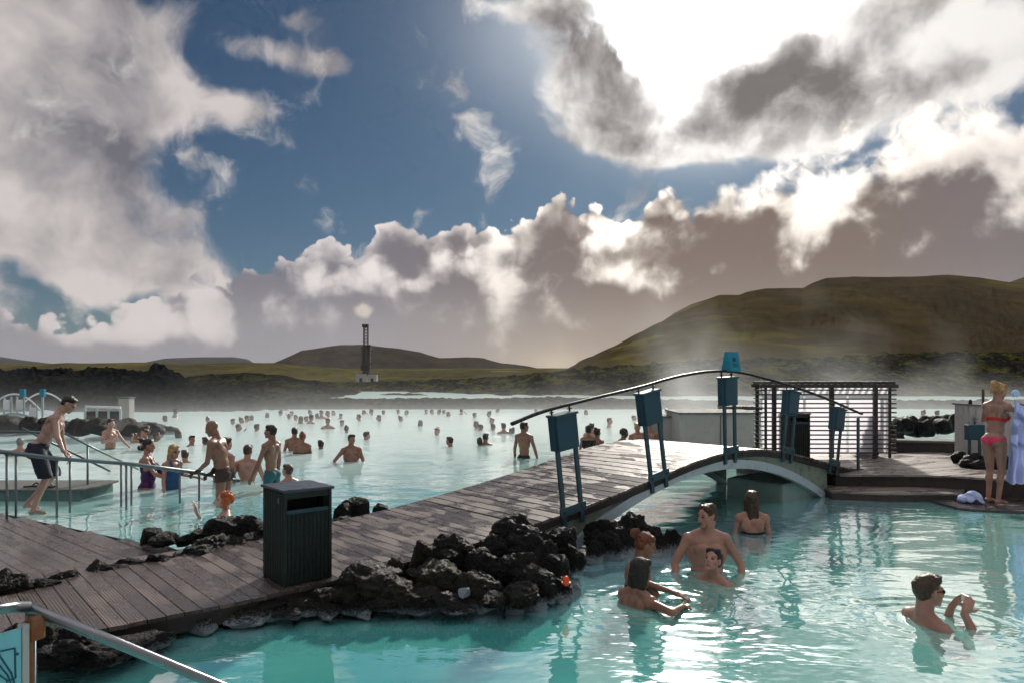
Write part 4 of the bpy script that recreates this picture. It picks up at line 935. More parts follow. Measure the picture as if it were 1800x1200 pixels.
# low pale huts behind the bridge
mk('grey_wall', m_paint((0.42, 0.40, 0.38), 0.7, 0, .3, (.2, .2, .2)))
def hut(label, px0, px1, pt, Y, D, H0=-.3):
    x0 = at(px0, 0, Y).x; x1 = at(px1, 0, Y).x; zt_ = HC + (HY - pt) / F * Y
    t = thing('pale_hut', label, 'hut', ((x0 + x1) / 2, Y + D / 2, 0))
    bm = bmesh.new(); bx(bm, ((x0 + x1) / 2, Y + D / 2, (zt_ + H0) / 2), (x1 - x0, D, zt_ - H0), None, .01); under(t, bm_obj('hut_wall', bm, MAT['grey_wall']))
    bm = bmesh.new(); bx(bm, ((x0 + x1) / 2, Y + D / 2, zt_ + .02), (x1 - x0 + .08, D + .08, .04), None, .008); under(t, bm_obj('hut_roof', bm, MAT['concrete']))
    n = max(2, int((x1 - x0) / .9))
    for i in range(1, n):
        bm = bmesh.new(); bx(bm, (x0 + (x1 - x0) * i / n, Y - .008, (zt_ + H0) / 2), (.03, .012, zt_ - H0 - .05)); under(t, bm_obj('cover_strip', bm, MAT['concrete']))
    return t
hut('long low grey hut standing in the steam behind the crest of the bridge', 1195, 1338, 727, 18.5, 1.6)
hut('small grey box hut left of the long low hut behind the bridge', 1146, 1182, 733, 19.5, 1.0)
pg = thing('pergola', 'low dark wooden slatted roof over the steam just left of the slatted screen', 'pergola', at(1308, 716, 21))
xa, xb = at(1276, 0, 21).x, at(1352, 0, 21).x; zr = HC + (HY - 715) / F * 21
for k in range(16):
    bm = bmesh.new(); bx(bm, (xa + (xb - xa) * k / 15, 21.3, zr), (.035, 1.0, .06)); under(pg, bm_obj('rafter', bm, MAT['screen_wood']))
for y in (20.95, 21.65):
    bm = bmesh.new(); bx(bm, ((xa + xb) / 2, y, zr - .055), (xb - xa + .1, .05, .045)); under(pg, bm_obj('beam', bm, MAT['screen_wood']))
for x in (xa + .1, xb - .1):
    for y in (20.95, 21.65): bm = bmesh.new(); bx(bm, (x, y, zr / 2 - .1), (.06, .06, zr)); under(pg, bm_obj('post', bm, MAT['screen_wood']))
# plank shed on the right
Ys = 13.6; x0 = at(1703, 0, Ys).x; x1 = x0 + 1.1; zt_ = HC + (HY - 712) / F * Ys
sh = thing('plank_shed', 'pale vertical-plank shed with sloping top beside the woman holding the robe', 'shed', (x0 + .95, Ys + .8, .33))
n = 9
for k in range(n):
    z1 = zt_ - .07 * k / n * 1.2; w = 1.1 / n; bm = bmesh.new(); bx(bm, (x0 + w * (k + .5), Ys, (z1 + .2) / 2), (w - .008, .03, z1 - .2), None, .003); under(sh, bm_obj('plank', bm, MAT['shed_board']))
bm = bmesh.new()
for k in range(3): bx(bm, (x0 + .0, Ys + .08 + .135 * k, (zt_ + .2) / 2), (.03, .127, zt_ - .2), None, .003)
under(sh, bm_obj('side_planking', bm, MAT['shed_board']))
bm = bmesh.new(); bx(bm, (x0 + .55, Ys + .22, zt_ - .02), (1.16, .52, .03), Euler((0, .063, 0)), .004); under(sh, bm_obj('top_board', bm, MAT['concrete']))
bm = bmesh.new(); cap(bm, (x0 + .09, Ys + .1, zt_), (x0 + .09, Ys + .1, zt_ + .08), .035, .03); under(sh, bm_obj('vent_cap', bm, MAT['black_rubber'], None, True))
p = at(1728, 708, 14.0); bm = bmesh.new(); bx(bm, (p.x, 14.0, zt_ + .08), (.035, .035, .42), None, .003); under(sh, bm_obj('stake', bm, MAT['brown_timber']))
bm = bmesh.new(); px_ = at(1713, 0, Ys - .03).x
tube(bm, [(px_, Ys - .04, zt_ - .15), (px_, Ys - .04, zt_ - .42)], .012, 8); bx(bm, (px_, Ys - .07, zt_ - .24), (.07, .05, .03), None, .006); bx(bm, (px_, Ys - .07, zt_ - .30), (.04, .07, .02), None, .004)
under(sh, bm_obj('tap', bm, MAT['steel'], None, True))
ib = thing('post_box', 'blue box on two legs standing in front of the pale plank shed', 'box', (at(1713, 0, 13.2).x, 13.2, .33))
pc = at(1713, 759, 13.2); bm = bmesh.new(); bx(bm, pc, (.30, .12, .27), None, .01); under(ib, bm_obj('box_body', bm, MAT['teal_paint']))
for d in (-.09, .09): bm = bmesh.new(); bx(bm, (pc.x + d, 13.2, (pc.z - .13 + .33) / 2), (.045, .03, pc.z - .13 - .33)); under(ib, bm_obj('leg', bm, MAT['teal_post']))

# ---------------------------------------------------------------- far-left bridge, barrier and cabin
def small_bridge(px0, px1, ptop, pbase, Y, label, boxes):
    t = thing('footbridge', label, 'footbridge', ((at((px0+px1)/2, 0, Y)).x, Y, 0), 0, None)
    xa, xb = at(px0, 0, Y).x, at(px1, 0, Y).x; zt_ = HC + (HY - ptop) / F * Y; zb_ = HC + (HY - pbase) / F * Y; h = zt_ - zb_
    arc = lambda x, b, hh: b + hh * (1 - ((x - (xa + xb) / 2) / ((xb - xa) / 2)) ** 2)
    N = 24; xs = [xa + (xb - xa) * i / N for i in range(N + 1)]
    for y in (Y, Y + 1.6):
        bm = bmesh.new(); tube(bm, [(x, y, arc(x, zb_, h)) for x in xs], .030, 8); under(t, bm_obj('handrail', bm, MAT['white_paint'], None, True))
    bm = bmesh.new(); pr = None
    for x in xs:
        z = arc(x, zb_ - h * .62, h * .55); cur = [bm.verts.new((x, Y - .05, z - .08)), bm.verts.new((x, Y + 1.65, z - .08)), bm.verts.new((x, Y + 1.65, z)), bm.verts.new((x, Y - .05, z))]
        if pr: [bm.faces.new((pr[j], pr[(j+1) % 4], cur[(j+1) % 4], cur[j])) for j in range(4)]
        else: bm.faces.new(cur[::-1])
        pr = cur
    bm.faces.new(pr); under(t, bm_obj('arched_deck', bm, MAT['pale_steel']))
    for fx in boxes:
        x = xa + (xb - xa) * fx; z = arc(x, zb_, h); zd = arc(x, zb_ - h * .62, h * .55)
        for d in (-.12, .12): bm = bmesh.new(); bx(bm, (x + d, Y, (z + zd) / 2 - .05), (.05, .04, z - zd)); under(t, bm_obj('post', bm, MAT['pale_steel']))
        bm = bmesh.new(); bx(bm, (x, Y - .02, z - .33), (.22, .12, .34), None, .01); under(t, bm_obj('post_box', bm, MAT['white_paint']))
    return t
small_bridge(-22, 72, 692, 722, 25.5, 'small distant white-railed arched footbridge above the rocks at the far left', (.12, .38, .62, .86))
for px, pt, Y, lb in ((40, 686, 25.4, 'tiny bright blue sign on the crest of the distant white-railed footbridge'), (75, 686, 25.0, 'tiny bright blue sign on a post right of the distant white-railed footbridge')):
    p = at(px, pt, Y); s = thing('folded_sign', lb, 'sign', p)
    bm = bmesh.new(); bx(bm, (p.x, p.y, p.z - .08), (.16, .12, .26), None, .01); under(s, bm_obj('sign_body', bm, MAT['bright_teal']))
    if px > 60: bm = bmesh.new(); bx(bm, (p.x, p.y, p.z - .6), (.06, .05, .85)); under(s, bm_obj('post', bm, MAT['pale_steel']))
ba = thing('barrier', 'low white-topped barrier rail in the steam behind the rocks at the left', 'railing', at(180, 720, 27))
a = at(150, 714, 27); b = at(212, 716, 27)
bm = bmesh.new(); tube(bm, [a, b], .045, 8); under(ba, bm_obj('rail', bm, MAT['white_paint'], None, True))
for k in range(4): p = a.lerp(b, k / 3); bm = bmesh.new(); bx(bm, (p.x, p.y, p.z / 2 - .05), (.07, .07, p.z)); under(ba, bm_obj('post', bm, MAT['pale_steel']))
bm = bmesh.new(); bx(bm, ((a.x + b.x) / 2, 27.05, .28), (b.x - a.x, .06, .55)); under(ba, bm_obj('panel', bm, MAT['lava_dark']))
cb = thing('cabin_box', 'small pale grey box right of the low barrier at the far left', 'box', at(222, 730, 28))
p = at(222, 722, 28); bm = bmesh.new(); bx(bm, (p.x, p.y, .45), (.42, .4, 1.1), None, .02); under(cb, bm_obj('box_body', bm, MAT['grey_wall'])); bm = bmesh.new(); bx(bm, (p.x, p.y, 1.02), (.48, .46, .05), None, .01); under(cb, bm_obj('lid', bm, MAT['concrete']))

# ---------------------------------------------------------------- drilling rig
YR = 240.0
rg = thing('drilling_rig', 'tall dark lattice drilling rig with pale base sheds in front of the left hill', 'drilling rig', at(643, 672, YR))
def RP(px, py, dy=0): return at(px, py, YR) + Vector((0, dy, 0))
def lattice(pxa, pxb, pya, pyb, dy, r, name, nseg):
    bm = bmesh.new(); w = (pxb - pxa)
    cor = [(pxa, 0), (pxb, 0), (pxb, dy), (pxa, dy)]
    for px, d in cor: tube(bm, [RP(px, pya, d), RP(px, pyb, d)], r, 6)
    for k in range(nseg + 1):
        y = pya + (pyb - pya) * k / nseg
        for i in range(4): tube(bm, [RP(cor[i][0], y, cor[i][1]), RP(cor[(i+1) % 4][0], y, cor[(i+1) % 4][1])], r * .6, 5)
        if k < nseg:
            y2 = pya + (pyb - pya) * (k + 1) / nseg
            for i in range(4): tube(bm, [RP(cor[i][0], y, cor[i][1]), RP(cor[(i+1) % 4][0], y2, cor[(i+1) % 4][1])], r * .55, 5)
    under(rg, bm_obj(name, bm, MAT['rig_steel']))
lattice(639, 646, 660, 574, 1.3, .12, 'mast', 16)
bm = bmesh.new(); bx(bm, RP(642.5, 573), (1.9, 1.9, 1.0)); under(rg, bm_obj('crown_block', bm, MAT['rig_steel']))
bm = bmesh.new(); bx(bm, RP(643.5, 611), (2.9, 2.2, .45)); bx(bm, RP(646, 608), (2.4, 1.8, .7)); under(rg, bm_obj('platform', bm, MAT['rig_steel']))
lattice(636.5, 650, 658, 613, 2.0, .10, 'lower_mast', 6)
bm = bmesh.new()
for px in (640, 643, 647): tube(bm, [RP(px, 612), RP(px, 656)], .22, 6)
under(rg, bm_obj('pipe_rack', bm, MAT['rig_steel']))
bm = bmesh.new(); bx(bm, RP(642, 646), (2.6, 1.6, 1.6)); under(rg, bm_obj('drill_cabin', bm, MAT['rig_steel']))
for (pa_, pb_, pt_, pw) in ((627, 645, 657, 676), (648, 663, 658, 676)):
    bm = bmesh.new(); p0 = RP((pa_ + pb_) / 2, (pt_ + pw) / 2); bx(bm, p0, ((pb_ - pa_) / F * YR, 3, (pw - pt_) / F * YR), None, .05)
    sh_ = under(rg, bm_obj('base_shed', bm, MAT['rig_wall']))
    bm = bmesh.new(); bx(bm, (p0.x, p0.y - 1.53, p0.z - .4), (.9, .06, 1.8)); dd = bm_obj('door', bm, MAT['rig_steel']); dd.parent = sh_; dd.matrix_parent_inverse = sh_.matrix_basis.inverted()
# ---------------------------------------------------------------- people
def m_skin(col):
    def fn(nt, out):
        g = nt.coord('Object'); n = nt.noise(g, 5, 4, 0.6); f = nt.noise(g, 90, 2, 0.5)
        c = nt.mix(nt.sm(n, 0.3, 0.7), tuple(x * 0.82 for x in col), tuple(min(1, x * 1.15) for x in col))
        c = nt.mix(nt.m('MULTIPLY', nt.sm(nt.noise(g, 2.2, 2, .5), .5, .7), .3), c, (col[0] * 1.15, col[1] * .75, col[2] * .7))
        principled(nt, out, c, rough=nt.sm(n, .3, .7, .34, .52), bump=f, bstr=.15, bdist=.002, Subsurface_Weight=0.08, Subsurface_Radius=(.02, .008, .004))
    return fn
def m_hair(col):
    def fn(nt, out):
        g = nt.coord('Object'); n = nt.noise(nt.v('MULTIPLY', g, (70, 70, 14)), 1.5, 4, .6); k = nt.noise(g, 9, 3, .5)
        c = nt.mix(nt.sm(n + (k - .5) * .6, .3, .75), tuple(x * .45 for x in col), tuple(x * 1.35 for x in col))
        principled(nt, out, c, rough=.42, bump=n, bstr=.7, bdist=.01)
    return fn
def m_cloth(col):
    def fn(nt, out):
        g = nt.coord('Object'); n = nt.noise(g, 22, 4, .6)
        principled(nt, out, nt.mix(n, tuple(x * .7 for x in col), tuple(x * 1.2 for x in col)), rough=.7, bump=n, bstr=.3, bdist=.01)
    return fn
SK = {k: mk('skin_' + k, m_skin(c)) for k, c in dict(light=(.36, .195, .145), pale=(.42, .255, .205), tan=(.24, .125, .085), dark=(.22, .12, .08)).items()}
HR = {k: mk('hair_' + k, m_hair(c)) for k, c in dict(dark=(.018, .013, .011), brown=(.060, .032, .018), auburn=(.16, .045, .018), blonde=(.46, .26, .10), red=(.42, .085, .018), grey=(.20, .19, .18)).items()}
CL = {k: mk('cloth_' + k, m_cloth(c)) for k, c in dict(navy=(.016, .020, .038), purple=(.055, .012, .085), blue=(.020, .075, .20), brown=(.045, .028, .022), black=(.012, .012, .014), pink=(.75, .06, .14), red=(.5, .03, .03), teal=(.02, .12, .14), white=(.7, .7, .72)).items()}
mk('eye_dark', m_paint((.015, .010, .008), .25, 0, 0)); mk('lip', m_skin((.27, .11, .09))); mk('lens', m_paint((.008, .008, .009), .08, 0, 0))

def remesh(bm, vox, smooth=6, fac=.6):
    me = bpy.data.meshes.new('b'); bm.to_mesh(me); bm.free(); ob = bpy.data.objects.new('b', me); C.objects.link(ob)
    m = ob.modifiers.new('r', 'REMESH'); m.mode = 'VOXEL'; m.voxel_size = vox; m.use_smooth_shade = True
    s = ob.modifiers.new('s', 'SMOOTH'); s.factor = fac; s.iterations = smooth
    dg = bpy.context.evaluated_depsgraph_get(); r = bpy.data.meshes.new_from_object(ob.evaluated_get(dg))
    bpy.data.objects.remove(ob); bpy.data.meshes.remove(me)
    r.polygons.foreach_set('use_smooth', [True] * len(r.polygons)); return r
def ik(a, b, l1, l2, pole):
    a = Vector(a); b = Vector(b); d = b - a; L = min(d.length, (l1 + l2) * .995); d.normalize(); b = a + d * L
    k = (l1 * l1 - l2 * l2 + L * L) / (2 * L); h = math.sqrt(max(0, l1 * l1 - k * k))
    p = Vector(pole) - a; p = p - d * p.dot(d); p.normalize(); return a + d * k + p * h, b
class Body:
    def __init__(s, sex='m', fat=1.0, lean=0, side=0, yaw=0, pitch=0, arms=None, legs=None, vox=.012, hair='short', hcol='brown', skin='light', wear=None, bust=True, scale=1.0, cut=.45, twist=0, detail=False, crown=1.0):
        s.__dict__.update(locals()); s.build()
    def build(s):
        W_ = s.sex == 'w'; bm = bmesh.new(); piv = Vector((0, 0, .93))
        T = Matrix.Translation(piv) @ Matrix.Rotation(R(s.twist), 4, 'Z') @ Matrix.Rotation(R(s.side), 4, 'Y') @ Matrix.Rotation(R(-s.lean), 4, 'X') @ Matrix.Translation(-piv)
        s.T = T; t = lambda *p: T @ Vector(p); f = s.fat; T3 = T.to_3x3()
        hw, ww, cw, sw = (.160, .122, .140, .155) if W_ else (.148, .132, .160, .182)
        ell(bm, (0, -.005, .93), (hw * f, .108 * f, .115)); 
        ell(bm, (-.068, -.045, .90), (.085 * f, .085 * f, .085)); ell(bm, (.068, -.045, .90), (.085 * f, .085 * f, .085))
        ell(bm, t(0, .004, 1.08), (ww * f, .092 * f * f, .15), T3); ell(bm, t(0, .004, 1.24), (cw * f, .112 * f, .17), T3); ell(bm, t(0, -.012, 1.36), (cw * .92 * f, .090 * f, .10), T3)
        cap(bm, t(-sw * .82, -.012, 1.395), t(sw * .82, -.012, 1.395), .062, .062)
        for q in (-1, 1):
            cap(bm, t(q * .03, -.018, 1.47), t(q * sw * .85, -.012, 1.415), .046, .050)
            ell(bm, t(q * sw, -.006, 1.395), (.060, .060, .066), T3)
            if W_ and s.bust: ell(bm, t(q * .068, .098 * f, 1.265), (.060 * f, .055, .058), T3)
            elif not W_: ell(bm, t(q * .070, .080 * f, 1.31), (.075, .038, .056), T3)
            ell(bm, t(q * .075, -.075 * f, 1.33), (.065, .035, .085), T3)
        # head
        nb = t(0, -.022, 1.44); hc = t(0, .018, 1.625); s.hc = hc
        Hm = Matrix.Translation(hc) @ (T3 @ Matrix.Rotation(R(s.yaw), 3, 'Z') @ Matrix.Rotation(R(s.pitch + s.lean * .55), 3, 'X')).to_4x4(); s.Hm = Hm; H3 = Hm.to_3x3()
        h = lambda *p: Hm @ Vector(p); nr = .050 if W_ else .060
        cap(bm, nb, h(0, -.028, -.055), nr * 1.06, nr, 12)
        ell(bm, h(0, -.016, .034), (.074, .094, .086), H3); ell(bm, h(0, .020, -.022), (.064, .072, .086), H3); ell(bm, h(0, .030, -.066), (.052, .056, .040), H3)
        ell(bm, h(0, .070, -.094), (.024, .020, .018), H3, 2)
        cap(bm, h(0, .086, .018), h(0, .104, -.026), .010, .014, 8); ell(bm, h(-.013, .094, -.030), (.010, .010, .008), H3, 2); ell(bm, h(.013, .094, -.030), (.010, .010, .008), H3, 2)
        cap(bm, h(-.042, .068, .026), h(.042, .068, .026), .014, .014, 8)
        cap(bm, h(-.020, .080, -.060), h(.020, .080, -.060), .010, .010, 8); cap(bm, h(-.015, .078, -.069), h(.015, .078, -.069), .010, .010, 8)
        for q in (-1, 1):
            ell(bm, h(q * .046, .052, -.020), (.026, .026, .024), H3, 2); ell(bm, h(q * .072, -.006, -.004), (.010, .020, .032), H3, 2)
            ell(bm, h(q * .030, .072, .004), (.015, .013, .012), H3, 2)
        # arms : (target, pole, curl, palm normal)
        A = s.arms or {}; s.hands = {}
        for q in (-1, 1):
            S = t(q * sw, -.006, 1.395); a = A.get(q)
            if a is None: tgt = S + T3 @ Vector((q * .10, .06, -.56)); pole = S + Vector((q * .3, -.3, -.2)); curl = .5; pn = Vector((-q, 0, 0))
            else: tgt, pole, curl, pn = Vector(a[0]), Vector(a[1]), a[2], Vector(a[3])
            e, w_ = ik(S, tgt, .285, .255, pole); k = .86 if W_ else 1.0
            cap(bm, S, e, .050 * k * (1 + (f - 1) * .6), .039 * k, 10); cap(bm, e, w_, .040 * k, .026 * k, 10); ell(bm, e.lerp(w_, .28), (.040 * k, .040 * k, .055), frame_z(w_ - e), 2)
            d = (w_ - e).normalized(); 
            if a and len(a) > 4: d = Vector(a[4]).normalized()
            pn = (pn - d * pn.dot(d)).normalized(); x_ = d.cross(pn).normalized()
            Pm = Matrix((x_, pn, d)).transposed()
            pc = w_ + d * .05; ell(bm, pc, (.040, .017, .052), Pm, 2); cap(bm, w_ - d * .01, w_ + d * .03, .024, .026, 8)
            for i, (off, ln) in enumerate(((-.030, .066), (-.010, .076), (.011, .071), (.030, .056))):
                b0 = w_ + d * .088 + x_ * off; c1 = curl * .75; d1 = (d * math.cos(c1) + pn * math.sin(c1)).normalized(); c2 = curl * 1.9; d2 = (d * math.cos(c2) + pn * math.sin(c2)).normalized()
                b1 = b0 + d1 * ln * .55; cap(bm, b0 - d * .02, b1, .0098, .0090, 8); cap(bm, b1, b1 + d2 * ln * .5, .0090, .0078, 8)
            th = (d * .55 + x_ * (-q if pn.x * 0 == 0 else 1) * .75 + pn * .35).normalized(); b0 = w_ + d * .035 + x_ * (-q) * .030; b1 = b0 + th * .042; cap(bm, b0, b1, .012, .011, 8); cap(bm, b1, b1 + (th + d * .6 + pn * .3).normalized() * .032, .011, .009, 8)
            s.hands[q] = (w_, d, pn)
        # legs
        L_ = s.legs or {}
        for q in (-1, 1):
            hp = Vector((q * .088, -.005, .88)); lg = L_.get(q)
            kn, an = (Vector(lg[0]), Vector(lg[1])) if lg else (Vector((q * .10, .02, .49)), Vector((q * .10, -.02, .08)))
            k = .95 if W_ else 1.0; tr = (.092 if W_ else .084) * f
            cap(bm, hp, kn, tr, .052 * k, 12)
            if kn.z > s.cut - .12:
                cap(bm, kn, an, .050 * k, .034 * k, 10); ell(bm, kn.lerp(an, .30) + Vector((0, -.014, 0)), (.050 * k, .055 * k, .09), frame_z(an - kn), 2)
                if an.z > s.cut - .5:
                    fd = Vector(lg[2]) if lg and len(lg) > 2 else Vector((q * .1, 1, -.28)); fd.normalize()
                    cap(bm, an + Vector((0, -.03, -.035)), an + Vector((0, .0, -.03)), .032, .034, 8); cap(bm, an + Vector((0, 0, -.025)), an + fd * .15 + Vector((0, 0, -.01)), .034, .020, 8); ell(bm, an + fd * .13 + Vector((0, 0, -.02)), (.042, .05, .018), None, 2)
        if s.cut > .1: bmesh.ops.bisect_plane(bm, geom=bm.verts[:] + bm.edges[:] + bm.faces[:], plane_co=(0, 0, s.cut), plane_no=(0, 0, 1), clear_inner=True); bmesh.ops.holes_fill(bm, edges=[e for e in bm.edges if e.is_boundary])
        s.mesh = remesh(bm, s.vox, 5 if s.vox < .011 else 3, .5); me = s.mesh
        me.materials.append(SK[s.skin])
        if s.detail:
            me.materials.append(MAT['eye_dark']); me.materials.append(MAT['lip']); me.materials.append(HR[s.hcol]); Hi = Hm.inverted()
            for p in me.polygons:
                c = Hi @ p.center
                if c.y > .05 and abs(c.z) < .12:
                    ax = abs(c.x)
                    if (ax - .031) ** 2 / .00024 + (c.z - .006) ** 2 / .00006 < 1: p.material_index = 1
                    elif .014 < ax < .05 and .022 < c.z < .031: p.material_index = 3
                    elif ax < .024 and -.074 < c.z < -.055 and c.y > .07: p.material_index = 2
        # hair
        s.hmesh = None
        if s.hair != 'bald':
            hb = bmesh.new(); cr = s.crown
            ell(hb, h(0, -.024, .044), (.079, .094, .081 * cr), H3); ell(hb, h(0, -.048, .010), (.073, .064, .080), H3)
            rh = random.Random(int(abs(hc.x) * 1000) + hash(s.hair) % 7 + int(s.yaw))
            if s.hair == 'quiff': ell(hb, h(0, .040, .096), (.056, .048, .024), H3); ell(hb, h(0, .074, .100), (.038, .022, .014), H3, 2)
            if s.hair in ('short', 'quiff'): cap(hb, h(-.045, .030, .085), h(.045, .030, .085), .034, .034)
            if s.hair in ('bun', 'pony', 'long', 'curly', 'bob', 'up'): cap(hb, h(-.040, .026, .082), h(.040, .026, .082), .034, .034)
            if s.hair == 'bun':
                ell(hb, h(0, -.135, .075), (.048, .045, .046), H3)
                for i in range(10): a = rh.uniform(0, 6.28); ell(hb, h(.035 * math.cos(a), -.135 + rh.uniform(-.03, .02), .075 + .035 * math.sin(a)), (.022, .022, .022), H3, 2)
            if s.hair == 'up': ell(hb, h(0, -.075, .110), (.046, .044, .042), H3)
            if s.hair == 'pony':
                ell(hb, h(0, -.105, .095), (.038, .036, .036), H3); a = h(0, -.125, .09); b = a + Vector((0, 0, -.16)) + H3 @ Vector((0, -.05, 0)); cap(hb, a, b, .034, .014)
            if s.hair in ('long', 'bob'):
                Ld = .30 if s.hair == 'long' else .13
                for k in range(-3, 4): a = h(k * .021, -.075 + abs(k) * .012, .0); cap(hb, a, a + Vector((0, 0, -Ld)) + H3 @ Vector((k * .006, -.02, 0)), .030, .020)
                for q in (-1, 1): cap(hb, h(q * .066, .0, .03), h(q * .070, -.005, -.10), .024, .020)
            if s.hair == 'curly':
                for i in range(60):
                    v = Vector((rh.gauss(0, 1), rh.gauss(-.35, 1), rh.gauss(.35, 1))).normalized(); p = h(v.x * .088, -.03 + v.y * .095, .035 + v.z * .09)
                    if (Hm.inverted() @ p).y < .05: ell(hb, p, (.020, .020, .020), H3, 2)
                for q in (-1, 1):
                    for k in range(6): ell(hb, h(q * (.075 + rh.uniform(-.008, .01)), -.01 + rh.uniform(-.03, .02), .03 - k * .026), (.022, .022, .022), H3, 2)
            hm = remesh(hb, max(.007, s.vox * .8), 2, .5)
            for v in hm.vertices:
                n_ = noise.noise(v.co * 26) * .008 + noise.noise(v.co * 70) * .005; v.co += (v.co - hc).normalized() * n_
            hm.materials.append(HR[s.hcol]); s.hmesh = hm
        # clothes from the body's own surface
        s.cmesh = []
        Ti = T.inverted()
        for (nm, col, fn, inf) in (s.wear or []):
            cb = bmesh.new(); cb.from_mesh(me)
            for p in cb.faces: p.material_index = 0
            def un(c):
                return Ti @ c if c.z > .99 else c
            kill = [p for p in cb.faces if not fn(un(p.calc_center_median()))]
            bmesh.ops.delete(cb, geom=kill, context='FACES'); cb.normal_update()
            if not cb.faces: cb.free(); continue
            if nm == 'bikini_top':              # keep the one connected garment
                left = set(cb.verts); best = set()
                while left:
                    st_ = [left.pop()]; isl = set(st_)
                    while st_:
                        for e in st_.pop().link_edges:
                            for q in e.verts:
                                if q in left: left.discard(q); isl.add(q); st_.append(q)
                    if len(isl) > len(best): best = isl
                bmesh.ops.delete(cb, geom=[v for v in cb.verts if v not in best], context='VERTS'); cb.normal_update()
            for v in cb.verts: v.co += v.normal * inf
            m2 = bpy.data.meshes.new(nm); cb.to_mesh(m2); cb.free(); m2.materials.clear(); m2.materials.append(CL[col]); m2.polygons.foreach_set('use_smooth', [True] * len(m2.polygons)); s.cmesh.append((nm, m2))
    def place(s, label, loc, rz, group=None, name='person'):
        o = bpy.data.objects.new(name, s.mesh); C.objects.link(o); o.location = loc; o.rotation_euler = (0, 0, R(rz)); o.scale = (s.scale,) * 3
        tag(o, label, 'person', group)
        if s.hmesh: c = bpy.data.objects.new('hair', s.hmesh); C.objects.link(c); c.parent = o
        for nm, m2 in s.cmesh: c = bpy.data.objects.new(nm, m2); C.objects.link(c); c.parent = o
        s.obj = o; return o
torso = lambda c: abs(c.x) < .19
def trunks(lo=.80, hi=.985): return lambda c: lo < c.z < hi and abs(c.x) < .24
def suit(neck=1.36):                    # a one-piece with straps
    return lambda c: (.84 < c.z < 1.20 and abs(c.x) < .19 and (c.z > .84 + .08 * (abs(c.x) / .1 if c.z < .95 else 0) * .6)) or (1.20 <= c.z < 1.33 and abs(c.x) < .145 and (c.y > .02 or c.z < 1.27)) or (1.33 <= c.z < 1.47 and .055 < abs(c.x) < .095)
def bikini_top(c): return (1.19 < c.z < 1.24 and abs(c.x) < .205) or (c.y > .03 and 1.20 < c.z < 1.32 and .02 < abs(c.x) < .13 and (c.z - 1.2) < .13 - abs(abs(c.x) - .07) * 1.2)
def bikini_bot(c): return .82 < c.z < .965 and abs(c.x) < .19 and (c.z > .955 - max(0, .115 - abs(c.x) * .62)) and abs(c.x) + (0 if c.z < .93 else 0) < .19
def put(body, px, ytop, Y, rz, label, group=None, dx=0):
    """stand a body so that the top of its head meets the photo row"""
    zt = HC + (HY - ytop) / F * Y; top = (body.hc.z + .128) * body.scale
    hx = Matrix.Rotation(R(rz), 3, 'Z') @ Vector((body.hc.x, body.hc.y, 0)) * body.scale
    Yb = Y - hx.y; return body.place(label, ((px - 900) / F * Y - hx.x, Yb, zt - top), rz, group)
def local(world, base, rz, sc=1.0):     # a world point in the body's own frame
    return (Matrix.Rotation(R(-rz), 3, 'Z') @ (Vector(world) - Vector(base))) / sc
def wl(py): return HC * F / (py - HY)   # distance of a waterline row
SW = ('swimming_trunks', 'black', trunks(), .006)

# --- the man in dark shorts on the ramp
base = Vector((-6.62, 10.35, -.02)); rz = -68
hand = local(rz_at(117) + Vector((-.02, -.01, .035)), base, rz)
b = Body('m', 1.02, lean=30, yaw=-14, pitch=-22, hair='short', hcol='dark', skin='pale', vox=.0095, cut=0, detail=True,
         arms={1: (hand, (.5, -.3, .6), .9, (0, 0, -1), (0.1, .8, -.35)), -1: ((-.22, .30, .74), (-.5, -.4, 1.0), .6, (0, 0, -1), (0, .4, -.9))},
         legs={1: ((.10, .10, .50), (.10, -.05, .085)), -1: ((-.11, .17, .53), (-.11, -.16, .14), (-.1, 1, -.5))})
o = b.place('man in loose dark shorts stepping down the ramp, leaning on the nearest handrail', base, rz)
def shorts(parent, col, legs, L_=.36, f=1.0):
    bm = bmesh.new(); ell(bm, (0, -.008, .95), (.172 * f, .135 * f, .10)); ell(bm, (0, -.03, .87), (.176 * f, .145 * f, .12))
    for q in (-1, 1):
        hp = Vector((q * .088, -.005, .88)); kn = Vector(legs[q][0]); d = (kn - hp); e = hp + d * min(1.0, L_ / d.length); cap(bm, hp, e, .108 * f, .098 * f, 14)
        bmesh.ops.bisect_plane(bm, geom=bm.verts[:] + bm.edges[:] + bm.faces[:], plane_co=e - Vector((0, 0, 0.02)), plane_no=(d.normalized() * -1), clear_outer=False, clear_inner=True) if False else None
    m = remesh(bm, .011, 3); m.materials.append(CL[col])
    for v in m.vertices:
        v.co += Vector((noise.noise(v.co * 13), noise.noise(v.co * 13 + Vector((5, 0, 0))), 0)) * .010
    # cut the top and hems flat
    bm = bmesh.new(); bm.from_mesh(m)
    bmesh.ops.bisect_plane(bm, geom=bm.verts[:] + bm.edges[:] + bm.faces[:], plane_co=(0, 0, 1.0), plane_no=(0, 0, 1), clear_outer=True)
    bmesh.ops.bisect_plane(bm, geom=bm.verts[:] + bm.edges[:] + bm.faces[:], plane_co=(0, 0, .88 - L_ + .0), plane_no=(0, 0, 1), clear_inner=True)
    bm.to_mesh(m); bm.free(); c = bpy.data.objects.new('shorts', m); C.objects.link(c); c.parent = parent; return c
shorts(o, 'navy', b.legs, .37)

